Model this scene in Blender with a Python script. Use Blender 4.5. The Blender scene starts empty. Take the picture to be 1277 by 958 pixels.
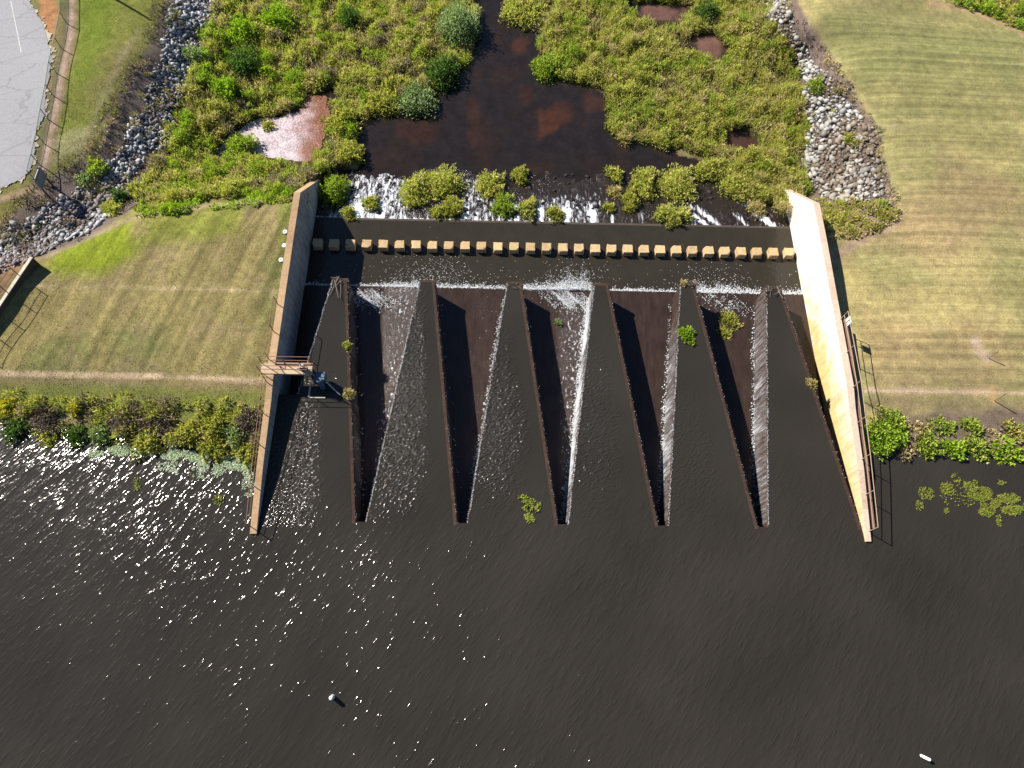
import bpy, bmesh, math, random
import numpy as np
from mathutils import Matrix, Vector

rng = np.random.default_rng(7)
random.seed(7)
SC = bpy.context.scene
COL = SC.collection

# ------------------------------------------------------------------ camera
F_PX, IW, IH = 880.0, 1277.0, 958.0
CX, CY = 638.5, 479.0
PITCH, YAW, ROLL = 66.2661, -2.5289, 3.2578
CAMP = np.array([7.3994, -8.2031, 38.2944])
def _rot(axis, deg):
    return np.array(Matrix.Rotation(math.radians(deg), 3, axis))
CR = _rot('Z', YAW) @ _rot('X', 90 - PITCH) @ _rot('Z', ROLL)
cam_d = bpy.data.cameras.new("camera")
cam = bpy.data.objects.new("camera", cam_d)
COL.objects.link(cam)
cam_d.sensor_fit = 'HORIZONTAL'; cam_d.sensor_width = 36.0
cam_d.lens = 36.0 * F_PX / IW
cam_d.clip_start = 0.5; cam_d.clip_end = 6000
M4 = Matrix([list(CR[i]) + [CAMP[i]] for i in range(3)] + [[0, 0, 0, 1]])
cam.matrix_world = M4
SC.camera = cam

# ------------------------------------------------------------------ sky and sun
SUN = np.array([1.83, -1.15, -1.80]); SUN /= np.linalg.norm(SUN)     # the way the light travels
ELEV = math.asin(-SUN[2]); AZ = math.atan2(-SUN[0], -SUN[1])
world = bpy.data.worlds.new("World"); SC.world = world; world.use_nodes = True
wn = world.node_tree.nodes; wl = world.node_tree.links
sky = wn.new('ShaderNodeTexSky'); sky.sky_type = 'NISHITA'; sky.sun_disc = False
sky.sun_elevation = ELEV; sky.sun_rotation = AZ % (2 * math.pi)
sky.air_density = 1.0; sky.dust_density = 0.2; sky.ozone_density = 6.0
bg = wn['Background']; bg.inputs['Strength'].default_value = 0.05
wl.new(sky.outputs[0], bg.inputs['Color'])
sun_d = bpy.data.lights.new("sun", 'SUN'); sun_d.energy = 5.0; sun_d.angle = math.radians(0.53)
sun_d.color = (1.0, 0.93, 0.82)
sun = bpy.data.objects.new("sun", sun_d); COL.objects.link(sun)
sun.location = (-30, 30, 60)
sun.rotation_euler = Vector(SUN).to_track_quat('-Z', 'Y').to_euler()
SC.view_settings.view_transform = 'Standard'; SC.view_settings.look = 'None'
SC.view_settings.gamma = 1.0; SC.view_settings.exposure = 1.14
SC.render.engine = 'CYCLES'
SC.cycles.max_bounces = 6; SC.cycles.diffuse_bounces = 3; SC.cycles.glossy_bounces = 3
SC.cycles.transparent_max_bounces = 12
SC.cycles.caustics_reflective = False; SC.cycles.caustics_refractive = False

# ------------------------------------------------------------------ survey helpers
def at(u, v, z=0.0):
    """world point at height z seen at survey pixel (u, v) of the photograph"""
    d = CR @ np.array([(u - CX) / F_PX, -(v - CY) / F_PX, -1.0])
    return CAMP + d * (z - CAMP[2]) / d[2]
def proj(P):
    q = (P - CAMP) @ CR
    w = np.where(-q[:, 2] > 1, -q[:, 2], 1)
    ok = -q[:, 2] > 1
    return np.where(ok, CX + F_PX * q[:, 0] / w, -9999), np.where(ok, CY - F_PX * q[:, 1] / w, -9999)
def smooth(a, b, x):
    t = np.clip((x - a) / (b - a), 0, 1); return t * t * (3 - 2 * t)
def vnoise(x, y, seed=0):
    xi = np.floor(x).astype(np.int64); yi = np.floor(y).astype(np.int64)
    fx = x - xi; fy = y - yi; fx = fx * fx * (3 - 2 * fx); fy = fy * fy * (3 - 2 * fy)
    def h(i, j):
        n = (i * 374761393 + j * 668265263 + seed * 1442695041) & 0xFFFFFFFF
        n = ((n ^ (n >> 13)) * 1274126177) & 0xFFFFFFFF
        return ((n ^ (n >> 16)) & 0xFFFF) / 65535.0
    return (h(xi, yi) * (1 - fx) + h(xi + 1, yi) * fx) * (1 - fy) + (h(xi, yi + 1) * (1 - fx) + h(xi + 1, yi + 1) * fx) * fy
def fbm(x, y, seed=0, o=4):
    s = 0; a = 0.5; t = 0
    for k in range(o):
        s = s + a * vnoise(x * 2 ** k, y * 2 ** k, seed + k * 17); t += a; a *= 0.55
    return s / t
def sdist(U, V, poly):
    """signed distance in pixels to a polygon, positive inside"""
    P = np.array(poly, float); n = len(P)
    ins = np.zeros(U.shape, bool); dm = np.full(U.shape, 1e9)
    for i in range(n):
        a = P[i]; b = P[(i + 1) % n]
        e = b - a; L = max(e @ e, 1e-9)
        t = np.clip(((U - a[0]) * e[0] + (V - a[1]) * e[1]) / L, 0, 1)
        dm = np.minimum(dm, (U - a[0] - t * e[0]) ** 2 + (V - a[1] - t * e[1]) ** 2)
        c = ((a[1] > V) != (b[1] > V)) & (U < (b[0] - a[0]) * (V - a[1]) / (b[1] - a[1] + 1e-12) + a[0])
        ins ^= c
    d = np.sqrt(dm)
    return np.where(ins, d, -d)
def ldist(U, V, line):
    P = np.array(line, float); dm = np.full(U.shape, 1e9)
    for a, b in zip(P[:-1], P[1:]):
        e = b - a; L = max(e @ e, 1e-9)
        t = np.clip(((U - a[0]) * e[0] + (V - a[1]) * e[1]) / L, 0, 1)
        dm = np.minimum(dm, (U - a[0] - t * e[0]) ** 2 + (V - a[1] - t * e[1]) ** 2)
    return np.sqrt(dm)

# ------------------------------------------------------------------ materials
MATS = {}
def mat(name, build):
    m = bpy.data.materials.new(name); m.use_nodes = True
    nt = m.node_tree; nt.nodes.clear()
    out = nt.nodes.new('ShaderNodeOutputMaterial')
    class N:
        def __getattr__(s, k): raise AttributeError(k)
    def node(t, **kw):
        n = nt.nodes.new('ShaderNode' + t)
        for k, v in kw.items():
            if k.startswith('i_'): n.inputs[k[2:].replace('_', ' ')].default_value = v
            else: setattr(n, k, v)
        return n
    def link(a, b): nt.links.new(a, b)
    build(node, link, out)
    MATS[name] = m
    return m
def ramp(node, link, src, stops):
    r = node('ValToRGB')
    el = r.color_ramp.elements
    while len(el) < len(stops): el.new(0.5)
    for e, (p, c) in zip(el, stops):
        e.position = p; e.color = (c, c, c, 1) if not isinstance(c, tuple) else c + (1,)
    link(src, r.inputs[0]); return r.outputs[0]
def noise(node, link, vec, scale, detail=3, rough=0.55, dim='3D'):
    n = node('TexNoise'); n.inputs['Scale'].default_value = scale
    n.inputs['Detail'].default_value = detail; n.inputs['Roughness'].default_value = rough
    if vec is not None: link(vec, n.inputs['Vector'])
    return n.outputs['Fac']
def mixc(node, link, f, a, b, mode='MIX'):
    m = node('MixRGB', blend_type=mode)
    for s, i in ((f, 0), (a, 1), (b, 2)):
        if isinstance(s, (int, float)): m.inputs[i].default_value = s
        elif isinstance(s, tuple): m.inputs[i].default_value = s + (1,) if len(s) == 3 else s
        else: link(s, m.inputs[i])
    return m.outputs[0]
def math_(node, link, op, a, b=None):
    m = node('Math', operation=op)
    for s, i in ((a, 0), (b, 1)):
        if s is None: continue
        if isinstance(s, (int, float)): m.inputs[i].default_value = s
        else: link(s, m.inputs[i])
    return m.outputs[0]
def mapping(node, link, vec, scale=(1, 1, 1), rotz=0.0):
    a = node('Mapping'); a.inputs['Rotation'].default_value = (0, 0, rotz)
    link(vec, a.inputs['Vector'])
    b = node('Mapping'); b.inputs['Scale'].default_value = scale
    link(a.outputs[0], b.inputs['Vector']); return b.outputs[0]
def bump(node, link, h, dist, strength=1.0, normal=None):
    b = node('Bump'); b.inputs['Strength'].default_value = strength; b.inputs['Distance'].default_value = dist
    link(h, b.inputs['Height'])
    if normal is not None: link(normal, b.inputs['Normal'])
    return b.outputs[0]
def pbsdf(node, link, out, col, rough=0.8, spec=0.5, ior=1.45, normal=None, metal=0.0):
    p = node('BsdfPrincipled')
    if isinstance(col, tuple): p.inputs['Base Color'].default_value = col + (1,)
    else: link(col, p.inputs['Base Color'])
    if isinstance(rough, (int, float)): p.inputs['Roughness'].default_value = rough
    else: link(rough, p.inputs['Roughness'])
    p.inputs['Specular IOR Level'].default_value = spec; p.inputs['IOR'].default_value = ior
    p.inputs['Metallic'].default_value = metal
    if normal is not None: link(normal, p.inputs['Normal'])
    if out is not None: link(p.outputs[0], out.inputs[0])
    return p
def world_pos(node):                      # surfaces carry their texture at their real place
    return node('NewGeometry').outputs['Position']

def m_ground(node, link, out):
    pos = world_pos(node); at_ = node('Attribute', attribute_name='Col')
    lane = node('Attribute', attribute_name='mow').outputs['Fac']
    f1 = noise(node, link, pos, 2.2, 4, 0.6); f2 = noise(node, link, pos, 14, 3, 0.7); f3 = noise(node, link, pos, 45, 2, 0.7)
    # mown swaths: across on the right lawn, along on the left
    vl = mapping(node, link, pos, (1.9, 0.035, 1), math.radians(14)); sl = noise(node, link, vl, 1.0, 2, 0.5)
    vr = mapping(node, link, pos, (0.035, 2.5, 1), math.radians(1.0)); sr = noise(node, link, vr, 1.0, 3, 0.6)
    sep = node('SeparateXYZ'); link(pos, sep.inputs[0])
    side = math_(node, link, 'GREATER_THAN', sep.outputs[0], 10.0)
    st = mixc(node, link, side, sl, sr)
    st = ramp(node, link, st, [(0.32, 0.70), (0.52, 1.0), (0.70, 1.30)])
    st = mixc(node, link, lane, (1, 1, 1), st)
    c = mixc(node, link, 1.0, at_.outputs['Color'], st, 'MULTIPLY')
    c = mixc(node, link, 1.0, c, ramp(node, link, f1, [(0.25, 0.72), (0.75, 1.25)]), 'MULTIPLY')
    c = mixc(node, link, 1.0, c, ramp(node, link, f2, [(0.25, 0.62), (0.75, 1.36)]), 'MULTIPLY')
    c = mixc(node, link, 1.0, c, ramp(node, link, f3, [(0.3, 0.60), (0.7, 1.36)]), 'MULTIPLY')
    hs = math_(node, link, 'ADD', f2, f3)
    pbsdf(node, link, out, c, 0.95, 0.15, normal=bump(node, link, hs, 0.05, 0.7))
mat('ground', m_ground)

def m_lake(node, link, out):
    pos = world_pos(node); rip = node('Attribute', attribute_name='rip').outputs['Fac']
    calm = node('Attribute', attribute_name='calm').outputs['Fac']
    v1 = mapping(node, link, pos, (1.0, 0.30, 1), math.radians(34)); n1 = noise(node, link, v1, 2.2, 3, 0.6)
    v2 = mapping(node, link, pos, (1.0, 0.22, 1), math.radians(38)); n2 = noise(node, link, v2, 8.0, 2, 0.6)
    v3 = mapping(node, link, pos, (1.0, 0.45, 1), math.radians(60)); n3 = noise(node, link, v3, 8.5, 2, 0.6)
    sw = noise(node, link, pos, 0.16, 2, 0.5)
    p2 = math_(node, link, 'POWER', n2, 4.0); p3 = math_(node, link, 'POWER', n3, 3.0)
    p2 = math_(node, link, 'MULTIPLY', p2, ramp(node, link, n1, [(0.40, 0.25), (0.62, 1.3)]))
    wind = ramp(node, link, noise(node, link, pos, 0.22, 2, 0.5), [(0.3, 0.65), (0.7, 1.15)])
    h = math_(node, link, 'ADD', math_(node, link, 'MULTIPLY', n1, 0.040), math_(node, link, 'MULTIPLY', p2, 0.056))
    h = math_(node, link, 'MULTIPLY', math_(node, link, 'MULTIPLY', h, wind), math_(node, link, 'SUBTRACT', 1.0, calm))
    h = math_(node, link, 'ADD', h, math_(node, link, 'MULTIPLY', math_(node, link, 'MULTIPLY', p3, rip), 0.27))
    nrm = bump(node, link, h, 1.0)
    c = mixc(node, link, ramp(node, link, sw, [(0.35, 0.0), (0.7, 1.0)]), (0.0205, 0.0180, 0.0145), (0.0265, 0.0235, 0.0190))
    pbsdf(node, link, out, c, 0.11, 0.5, 1.33, nrm)
mat('lake_water', m_lake)

def m_river(node, link, out):
    pos = world_pos(node); at_ = node('Attribute', attribute_name='Col')
    n1 = noise(node, link, pos, 2.2, 3, 0.6); n2 = noise(node, link, pos, 9, 2, 0.6)
    h = math_(node, link, 'ADD', math_(node, link, 'MULTIPLY', n1, 0.010), math_(node, link, 'MULTIPLY', n2, 0.003))
    f = noise(node, link, pos, 1.3, 4, 0.7)
    c = mixc(node, link, 1.0, at_.outputs['Color'], ramp(node, link, f, [(0.3, 0.75), (0.7, 1.3)]), 'MULTIPLY')
    pbsdf(node, link, out, c, 0.06, 0.5, 1.33, bump(node, link, h, 1.0))
mat('river_water', m_river)

def m_basin(node, link, out):
    pos = world_pos(node)
    v = mapping(node, link, pos, (1.0, 0.6, 1), 0.2)
    n1 = noise(node, link, v, 4.5, 3, 0.6); n2 = noise(node, link, pos, 1.1, 2, 0.5)
    h = math_(node, link, 'MULTIPLY', n1, 0.020)
    c = mixc(node, link, n2, (0.020, 0.017, 0.012), (0.028, 0.024, 0.017))
    pbsdf(node, link, out, c, 0.07, 0.5, 1.33, bump(node, link, h, 1.0))
mat('basin_water', m_basin)

def m_apron(node, link, out):
    pos = world_pos(node); foam = node('Attribute', attribute_name='rip').outputs['Fac']
    v = mapping(node, link, pos, (1.0, 0.22, 1)); n = noise(node, link, v, 3.2, 4, 0.65)
    n2 = noise(node, link, pos, 10, 3, 0.7); n3 = noise(node, link, pos, 0.7, 3, 0.6)
    c = mixc(node, link, n3, (0.021, 0.0140, 0.0120), (0.038, 0.0245, 0.0195))
    c = mixc(node, link, 1.0, c, ramp(node, link, n, [(0.3, 0.7), (0.7, 1.25)]), 'MULTIPLY')
    vf = mapping(node, link, pos, (1.0, 0.42, 1), 0.12); nf = noise(node, link, vf, 6.5, 3, 0.75)
    fm = math_(node, link, 'ADD', nf, math_(node, link, 'MULTIPLY', foam, 0.22))
    fm = ramp(node, link, fm, [(0.755, 0.0), (0.84, 1.0)])
    c = mixc(node, link, fm, c, (0.46, 0.48, 0.52))
    h = math_(node, link, 'MULTIPLY', n2, math_(node, link, 'ADD', 0.006, math_(node, link, 'MULTIPLY', foam, 0.055)))
    pbsdf(node, link, out, c, 0.14, 0.5, 1.33, bump(node, link, h, 1.0))
mat('wet_apron', m_apron)

def m_rapids(node, link, out):
    pos = world_pos(node); foam = node('Attribute', attribute_name='foam').outputs['Fac']
    v = mapping(node, link, pos, (1.0, 0.17, 1)); nf = noise(node, link, v, 6.0, 4, 0.72)
    nb = noise(node, link, pos, 18, 3, 0.8)
    fm = math_(node, link, 'ADD', math_(node, link, 'MULTIPLY', nf, 0.95), math_(node, link, 'MULTIPLY', foam, 0.42))
    fm = math_(node, link, 'ADD', fm, math_(node, link, 'MULTIPLY', nb, 0.2))
    fm = ramp(node, link, fm, [(0.75, 0.0), (0.93, 1.0)])
    n3 = noise(node, link, pos, 1.4, 3, 0.6)
    c = mixc(node, link, n3, (0.012, 0.009, 0.008), (0.020, 0.013, 0.010))
    c = mixc(node, link, fm, c, (0.62, 0.65, 0.72))
    h = math_(node, link, 'ADD', math_(node, link, 'MULTIPLY', nf, 0.05), math_(node, link, 'MULTIPLY', nb, 0.025))
    pbsdf(node, link, out, c, 0.18, 0.5, 1.33, bump(node, link, h, 1.0))
mat('rapids_water', m_rapids)

def m_pool(node, link, out):
    pos = world_pos(node); at_ = node('Attribute', attribute_name='Col')
    n = noise(node, link, pos, 5.0, 3, 0.7); n2 = noise(node, link, pos, 1.5, 3, 0.6); n4 = noise(node, link, pos, 11, 2, 0.7)
    c = mixc(node, link, 1.0, at_.outputs['Color'], ramp(node, link, n2, [(0.3, 0.75), (0.7, 1.2)]), 'MULTIPLY')
    c = mixc(node, link, 1.0, c, ramp(node, link, n4, [(0.35, 0.55), (0.65, 1.35)]), 'MULTIPLY')
    pbsdf(node, link, out, c, 0.25, 0.5, 1.33, bump(node, link, math_(node, link, 'MULTIPLY', n, 0.04), 1.0))
mat('shallow_pool', m_pool)

def m_conc(base, stain, amt, dark=0.75, streak=False, bscale=1.0):
    def f(node, link, out):
        pos = world_pos(node)
        n1 = noise(node, link, pos, 0.55 * bscale, 4, 0.65); n2 = noise(node, link, pos, 6, 4, 0.65); n3 = noise(node, link, pos, 40, 2, 0.7)
        c = mixc(node, link, ramp(node, link, n1, [(0.62 - amt * 0.3, 0.0), (0.78 - amt * 0.2, 1.0)]), base, stain)
        c = mixc(node, link, 1.0, c, ramp(node, link, n2, [(0.25, dark), (0.75, 1.18)]), 'MULTIPLY')
        if streak:
            v = mapping(node, link, pos, (4.0, 4.0, 0.35)); ns = noise(node, link, v, 1.0, 4, 0.7)
            c = mixc(node, link, 1.0, c, ramp(node, link, ns, [(0.3, 0.55), (0.6, 1.1)]), 'MULTIPLY')
        c = mixc(node, link, 1.0, c, ramp(node, link, n3, [(0.3, 0.85), (0.7, 1.12)]), 'MULTIPLY')
        oi = node('ObjectInfo'); c = mixc(node, link, 1.0, c, ramp(node, link, oi.outputs['Random'], [(0.0, 0.86), (1.0, 1.12)]), 'MULTIPLY')
        pbsdf(node, link, out, c, 0.9, 0.25, normal=bump(node, link, n3, 0.01, 0.5))
    return f
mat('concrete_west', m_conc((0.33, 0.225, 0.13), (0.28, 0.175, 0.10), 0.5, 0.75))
mat('concrete_west_face', m_conc((0.29, 0.29, 0.29), (0.21, 0.20, 0.18), 0.5, 0.7, True))  # greyer than the tan top: bluish shade tinted into the face colour
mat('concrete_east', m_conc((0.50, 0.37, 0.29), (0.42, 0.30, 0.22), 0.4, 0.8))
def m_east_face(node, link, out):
    pos = world_pos(node)
    sep = node('SeparateXYZ'); link(pos, sep.inputs[0])
    n1 = noise(node, link, pos, 0.9, 4, 0.6); n2 = noise(node, link, pos, 7, 4, 0.65)
    v = mapping(node, link, pos, (3.5, 3.5, 0.3)); ns = noise(node, link, v, 1.0, 4, 0.7)
    # mineral stain: a belt low on the wall beside the weir
    belt = node('MapRange'); link(sep.outputs[1], belt.inputs[0])
    for i, x in enumerate((17.5, 11.0)): belt.inputs[1 + i].default_value = x
    low = node('MapRange'); link(sep.outputs[2], low.inputs[0]); low.inputs[1].default_value = 1.0; low.inputs[2].default_value = -0.9
    st = math_(node, link, 'MULTIPLY', math_(node, link, 'ADD', belt.outputs[0], 0.15), math_(node, link, 'ADD', low.outputs[0], 0.05))
    st = math_(node, link, 'ADD', st, math_(node, link, 'SUBTRACT', n1, 0.5))
    blot = noise(node, link, mapping(node, link, pos, (1, 0.7, 0.8)), 1.6, 4, 0.7)
    st = math_(node, link, 'ADD', math_(node, link, 'MULTIPLY', st, 0.6), math_(node, link, 'MULTIPLY', math_(node, link, 'SUBTRACT', blot, 0.5), 1.5))
    st = ramp(node, link, st, [(0.16, 0.0), (0.60, 1.0)])
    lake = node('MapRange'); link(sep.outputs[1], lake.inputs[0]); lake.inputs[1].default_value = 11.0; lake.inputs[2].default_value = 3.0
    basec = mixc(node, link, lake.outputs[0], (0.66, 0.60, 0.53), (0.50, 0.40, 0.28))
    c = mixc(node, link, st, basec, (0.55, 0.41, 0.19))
    c = mixc(node, link, 1.0, c, ramp(node, link, ns, [(0.25, 0.72), (0.55, 1.05)]), 'MULTIPLY')
    c = mixc(node, link, 1.0, c, ramp(node, link, n2, [(0.25, 0.86), (0.75, 1.1)]), 'MULTIPLY')
    pbsdf(node, link, out, c, 0.9, 0.25, normal=bump(node, link, n2, 0.02, 0.5))
mat('concrete_east_face', m_east_face)
mat('concrete_weir', m_conc((0.043, 0.024, 0.0175), (0.060, 0.033, 0.024), 0.6, 0.65, True, 3.0))
mat('concrete_block', m_conc((0.42, 0.305, 0.165), (0.34, 0.235, 0.125), 0.5, 0.78, False, 3.0))
mat('concrete_deck', m_conc((0.44, 0.34, 0.23), (0.36, 0.25, 0.16), 0.5, 0.78))
mat('concrete_dark', m_conc((0.07, 0.055, 0.045), (0.05, 0.04, 0.032), 0.5, 0.7))
mat('concrete_ledge', m_conc((0.20, 0.115, 0.078), (0.15, 0.085, 0.058), 0.5, 0.75))
mat('concrete_pale', m_conc((0.44, 0.40, 0.32), (0.30, 0.27, 0.22), 0.5, 0.75))

def plain(name, col, rough=0.6, metal=0.0, var=0.2, sc=12):
    def f(node, link, out):
        n = noise(node, link, world_pos(node), sc, 3, 0.65)
        c = mixc(node, link, 1.0, col, ramp(node, link, n, [(0.25, 1 - var), (0.75, 1 + var)]), 'MULTIPLY')
        pbsdf(node, link, out, c, rough, 0.4, metal=metal)
    return mat(name, f)
plain('rail_brown', (0.20, 0.105, 0.065), 0.6); plain('rail_pale', (0.30, 0.205, 0.14), 0.55); plain('rail_dark', (0.05, 0.04, 0.035), 0.6)
plain('steel_grey', (0.22, 0.22, 0.22), 0.5, 0.3); plain('gate_blue', (0.05, 0.09, 0.14), 0.45); plain('white_paint', (0.78, 0.78, 0.76), 0.5, 0, 0.06)
plain('fence_green', (0.16, 0.21, 0.17), 0.55); plain('wire', (0.10, 0.095, 0.085), 0.6); plain('sign_back', (0.16, 0.18, 0.21), 0.5, 0.2)
plain('post_dark', (0.035, 0.03, 0.028), 0.7); plain('wood_grey', (0.17, 0.14, 0.115), 0.9, 0, 0.35, 30); plain('stake', (0.20, 0.13, 0.07), 0.8)
plain('marking', (0.34, 0.34, 0.34), 0.7, 0, 0.45, 14); plain('buoy_white', (0.85, 0.85, 0.83), 0.35, 0, 0.05); plain('orange_band', (0.7, 0.2, 0.04), 0.4)
plain('stem', (0.07, 0.05, 0.035), 0.9)

def m_asphalt(node, link, out):
    pos = world_pos(node)
    n1 = noise(node, link, pos, 0.35, 3, 0.6); n2 = noise(node, link, pos, 5, 4, 0.7); n3 = noise(node, link, pos, 60, 2, 0.7)
    vc = mapping(node, link, pos, (0.12, 0.62, 1), math.radians(-12)); nw = noise(node, link, pos, 1.2, 3, 0.6)
    va = node('MixRGB', blend_type='ADD'); va.inputs[0].default_value = 0.25; link(vc, va.inputs[1]); link(nw, va.inputs[2])
    vor = node('TexVoronoi', feature='DISTANCE_TO_EDGE'); vor.inputs['Scale'].default_value = 0.8; link(va.outputs[0], vor.inputs['Vector'])
    crack = ramp(node, link, vor.outputs['Distance'], [(0.004, 0.80), (0.016, 1.0)])
    c = mixc(node, link, n1, (0.225, 0.225, 0.24), (0.265, 0.265, 0.28))
    c = mixc(node, link, 1.0, c, crack, 'MULTIPLY')
    c = mixc(node, link, 1.0, c, ramp(node, link, n2, [(0.25, 0.86), (0.75, 1.1)]), 'MULTIPLY')
    c = mixc(node, link, 1.0, c, ramp(node, link, n3, [(0.3, 0.88), (0.7, 1.1)]), 'MULTIPLY')
    pbsdf(node, link, out, c, 0.93, 0.2, normal=bump(node, link, n3, 0.01, 0.4))
mat('asphalt', m_asphalt)
plain('sand', (0.34, 0.30, 0.23), 0.95, 0, 0.35, 9)

def m_leaf(name, transl=0.42):
    def f(node, link, out):
        a = node('Attribute', attribute_name='Col')
        p = pbsdf(node, link, None, a.outputs['Color'], 0.62, 0.3)
        t = node('BsdfTranslucent'); link(mixc(node, link, 1.0, a.outputs['Color'], (1.15, 1.35, 0.8), 'MULTIPLY'), t.inputs[0])
        m = node('MixShader'); m.inputs[0].default_value = transl
        link(p.outputs[0], m.inputs[1]); link(t.outputs[0], m.inputs[2]); link(m.outputs[0], out.inputs[0])
    return mat(name, f)
m_leaf('leaf'); m_leaf('twig', 0.1)
def m_rock(node, link, out):
    pos = world_pos(node); oi = node('ObjectInfo')
    a = node('Attribute', attribute_name='Col')
    n2 = noise(node, link, pos, 9, 4, 0.7)
    r = ramp(node, link, oi.outputs['Random'], [(0.0, 0.62), (1.0, 1.3)])
    c = mixc(node, link, 1.0, a.outputs['Color'], r, 'MULTIPLY')
    c = mixc(node, link, 1.0, c, ramp(node, link, n2, [(0.25, 0.7), (0.75, 1.2)]), 'MULTIPLY')
    pbsdf(node, link, out, c, 0.85, 0.3)
mat('rock', m_rock)
def m_foam(node, link, out):
    n = noise(node, link, world_pos(node), 7, 3, 0.7)
    c = mixc(node, link, n, (0.62, 0.66, 0.72), (0.88, 0.89, 0.90))
    p = pbsdf(node, link, None, c, 0.5, 0.5, 1.33)
    t = node('BsdfTranslucent'); t.inputs[0].default_value = (0.8, 0.82, 0.85, 1)
    m = node('MixShader'); m.inputs[0].default_value = 0.3
    link(p.outputs[0], m.inputs[1]); link(t.outputs[0], m.inputs[2]); link(m.outputs[0], out.inputs[0])
mat('foam', m_foam)
def m_nappe(node, link, out):
    # thin sheet of falling water: clear film broken by white streaks
    pos = world_pos(node); den = node('Attribute', attribute_name='foam').outputs['Fac']
    v = mapping(node, link, pos, (5.5, 5.5, 0.55)); n = noise(node, link, v, 1.0, 4, 0.75); nb = noise(node, link, pos, 22, 2, 0.7)
    f = math_(node, link, 'ADD', math_(node, link, 'MULTIPLY', n, 0.8), math_(node, link, 'MULTIPLY', den, 0.5))
    f = math_(node, link, 'ADD', f, math_(node, link, 'MULTIPLY', nb, 0.2))
    f = ramp(node, link, f, [(0.54, 0.0), (0.72, 0.12), (1.0, 0.92)])
    d = pbsdf(node, link, None, (0.72, 0.75, 0.80), 0.3, 0.5, 1.33)
    tr = node('BsdfTransparent'); gl = node('BsdfGlossy'); gl.inputs['Roughness'].default_value = 0.12
    film = node('MixShader'); film.inputs[0].default_value = 0.06
    link(tr.outputs[0], film.inputs[1]); link(gl.outputs[0], film.inputs[2])
    m = node('MixShader'); link(f, m.inputs[0]); link(film.outputs[0], m.inputs[1]); link(d.outputs[0], m.inputs[2])
    link(m.outputs[0], out.inputs[0])
mat('nappe', m_nappe)

# ------------------------------------------------------------------ object helpers
def tag(o, label=None, cat=None, group=None, kind=None):
    for k, v in (('label', label), ('category', cat), ('group', group), ('kind', kind)):
        if v: o[k] = v
    return o
def link_obj(o, parent=None):
    COL.objects.link(o)
    if parent is not None: o.parent = parent
    return o
def empty(name, loc=(0, 0, 0), rz=0.0):
    o = bpy.data.objects.new(name, None); o.empty_display_size = 0.3
    o.location = loc; o.rotation_euler = (0, 0, rz); return link_obj(o)
def npmesh(name, V, Fq, material, attrs=None, smooth_=False):
    """V (n,3), Fq (m,k) faces of k corners each"""
    V = np.asarray(V, np.float32); Fq = np.asarray(Fq, np.int32)
    me = bpy.data.meshes.new(name)
    k = Fq.shape[1]; m = len(Fq)
    me.vertices.add(len(V)); me.vertices.foreach_set('co', V.ravel())
    me.loops.add(m * k); me.loops.foreach_set('vertex_index', Fq.ravel())
    me.polygons.add(m)
    me.polygons.foreach_set('loop_start', np.arange(0, m * k, k, dtype=np.int32))
    me.update(calc_edges=True)
    if smooth_: me.polygons.foreach_set('use_smooth', np.ones(m, bool))
    for an, av in (attrs or {}).items():
        av = np.asarray(av, np.float32)
        if av.ndim == 2:
            if av.shape[1] == 3: av = np.concatenate([av, np.ones((len(av), 1), np.float32)], 1)
            a = me.attributes.new(an, 'FLOAT_COLOR', 'POINT'); a.data.foreach_set('color', av.ravel())
        else:
            a = me.attributes.new(an, 'FLOAT', 'POINT'); a.data.foreach_set('value', av.ravel())
    me.materials.append(MATS[material] if isinstance(material, str) else material)
    return me
def npobj(name, V, Fq, material, attrs=None, parent=None, smooth_=False):
    return link_obj(bpy.data.objects.new(name, npmesh(name, V, Fq, material, attrs, smooth_)), parent)
class MB:
    """collects boxes, bars and prisms into one mesh"""
    def __init__(s): s.bm = bmesh.new()
    def hexa(s, b, t):
        vb = [s.bm.verts.new(p) for p in b]; vt = [s.bm.verts.new(p) for p in t]; n = len(vb)
        s.bm.faces.new(vb[::-1]); s.bm.faces.new(vt)
        for i in range(n): s.bm.faces.new((vb[i], vb[(i + 1) % n], vt[(i + 1) % n], vt[i]))
        return s
    def box(s, x0, x1, y0, y1, z0, z1):
        return s.hexa([(x0, y0, z0), (x1, y0, z0), (x1, y1, z0), (x0, y1, z0)], [(x0, y0, z1), (x1, y0, z1), (x1, y1, z1), (x0, y1, z1)])
    def bar(s, a, b, r=0.025, n=6, r2=None):
        a = Vector(a); b = Vector(b); d = (b - a).normalized()
        u = d.orthogonal().normalized(); w = d.cross(u); r2 = r if r2 is None else r2
        cs = [(math.cos(2 * math.pi * i / n), math.sin(2 * math.pi * i / n)) for i in range(n)]
        return s.hexa([a + u * (c * r) + w * (q * r) for c, q in cs], [b + u * (c * r2) + w * (q * r2) for c, q in cs])
    def mesh(s, name, material, bevel=0.0):
        if bevel: bmesh.ops.bevel(s.bm, geom=list(s.bm.edges), offset=bevel, segments=2, affect='EDGES', profile=0.6)
        bmesh.ops.recalc_face_normals(s.bm, faces=s.bm.faces)
        me = bpy.data.meshes.new(name); s.bm.to_mesh(me); s.bm.free(); me.materials.append(MATS[material]); return me
    def build(s, name, material, parent=None, bevel=0.0):
        return link_obj(bpy.data.objects.new(name, s.mesh(name, material, bevel)), parent)
def copy_tree(o, parent=None):
    c = o.copy(); COL.objects.link(c); c.parent = parent
    for ch in list(o.children): copy_tree(ch, c)
    return c
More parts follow.
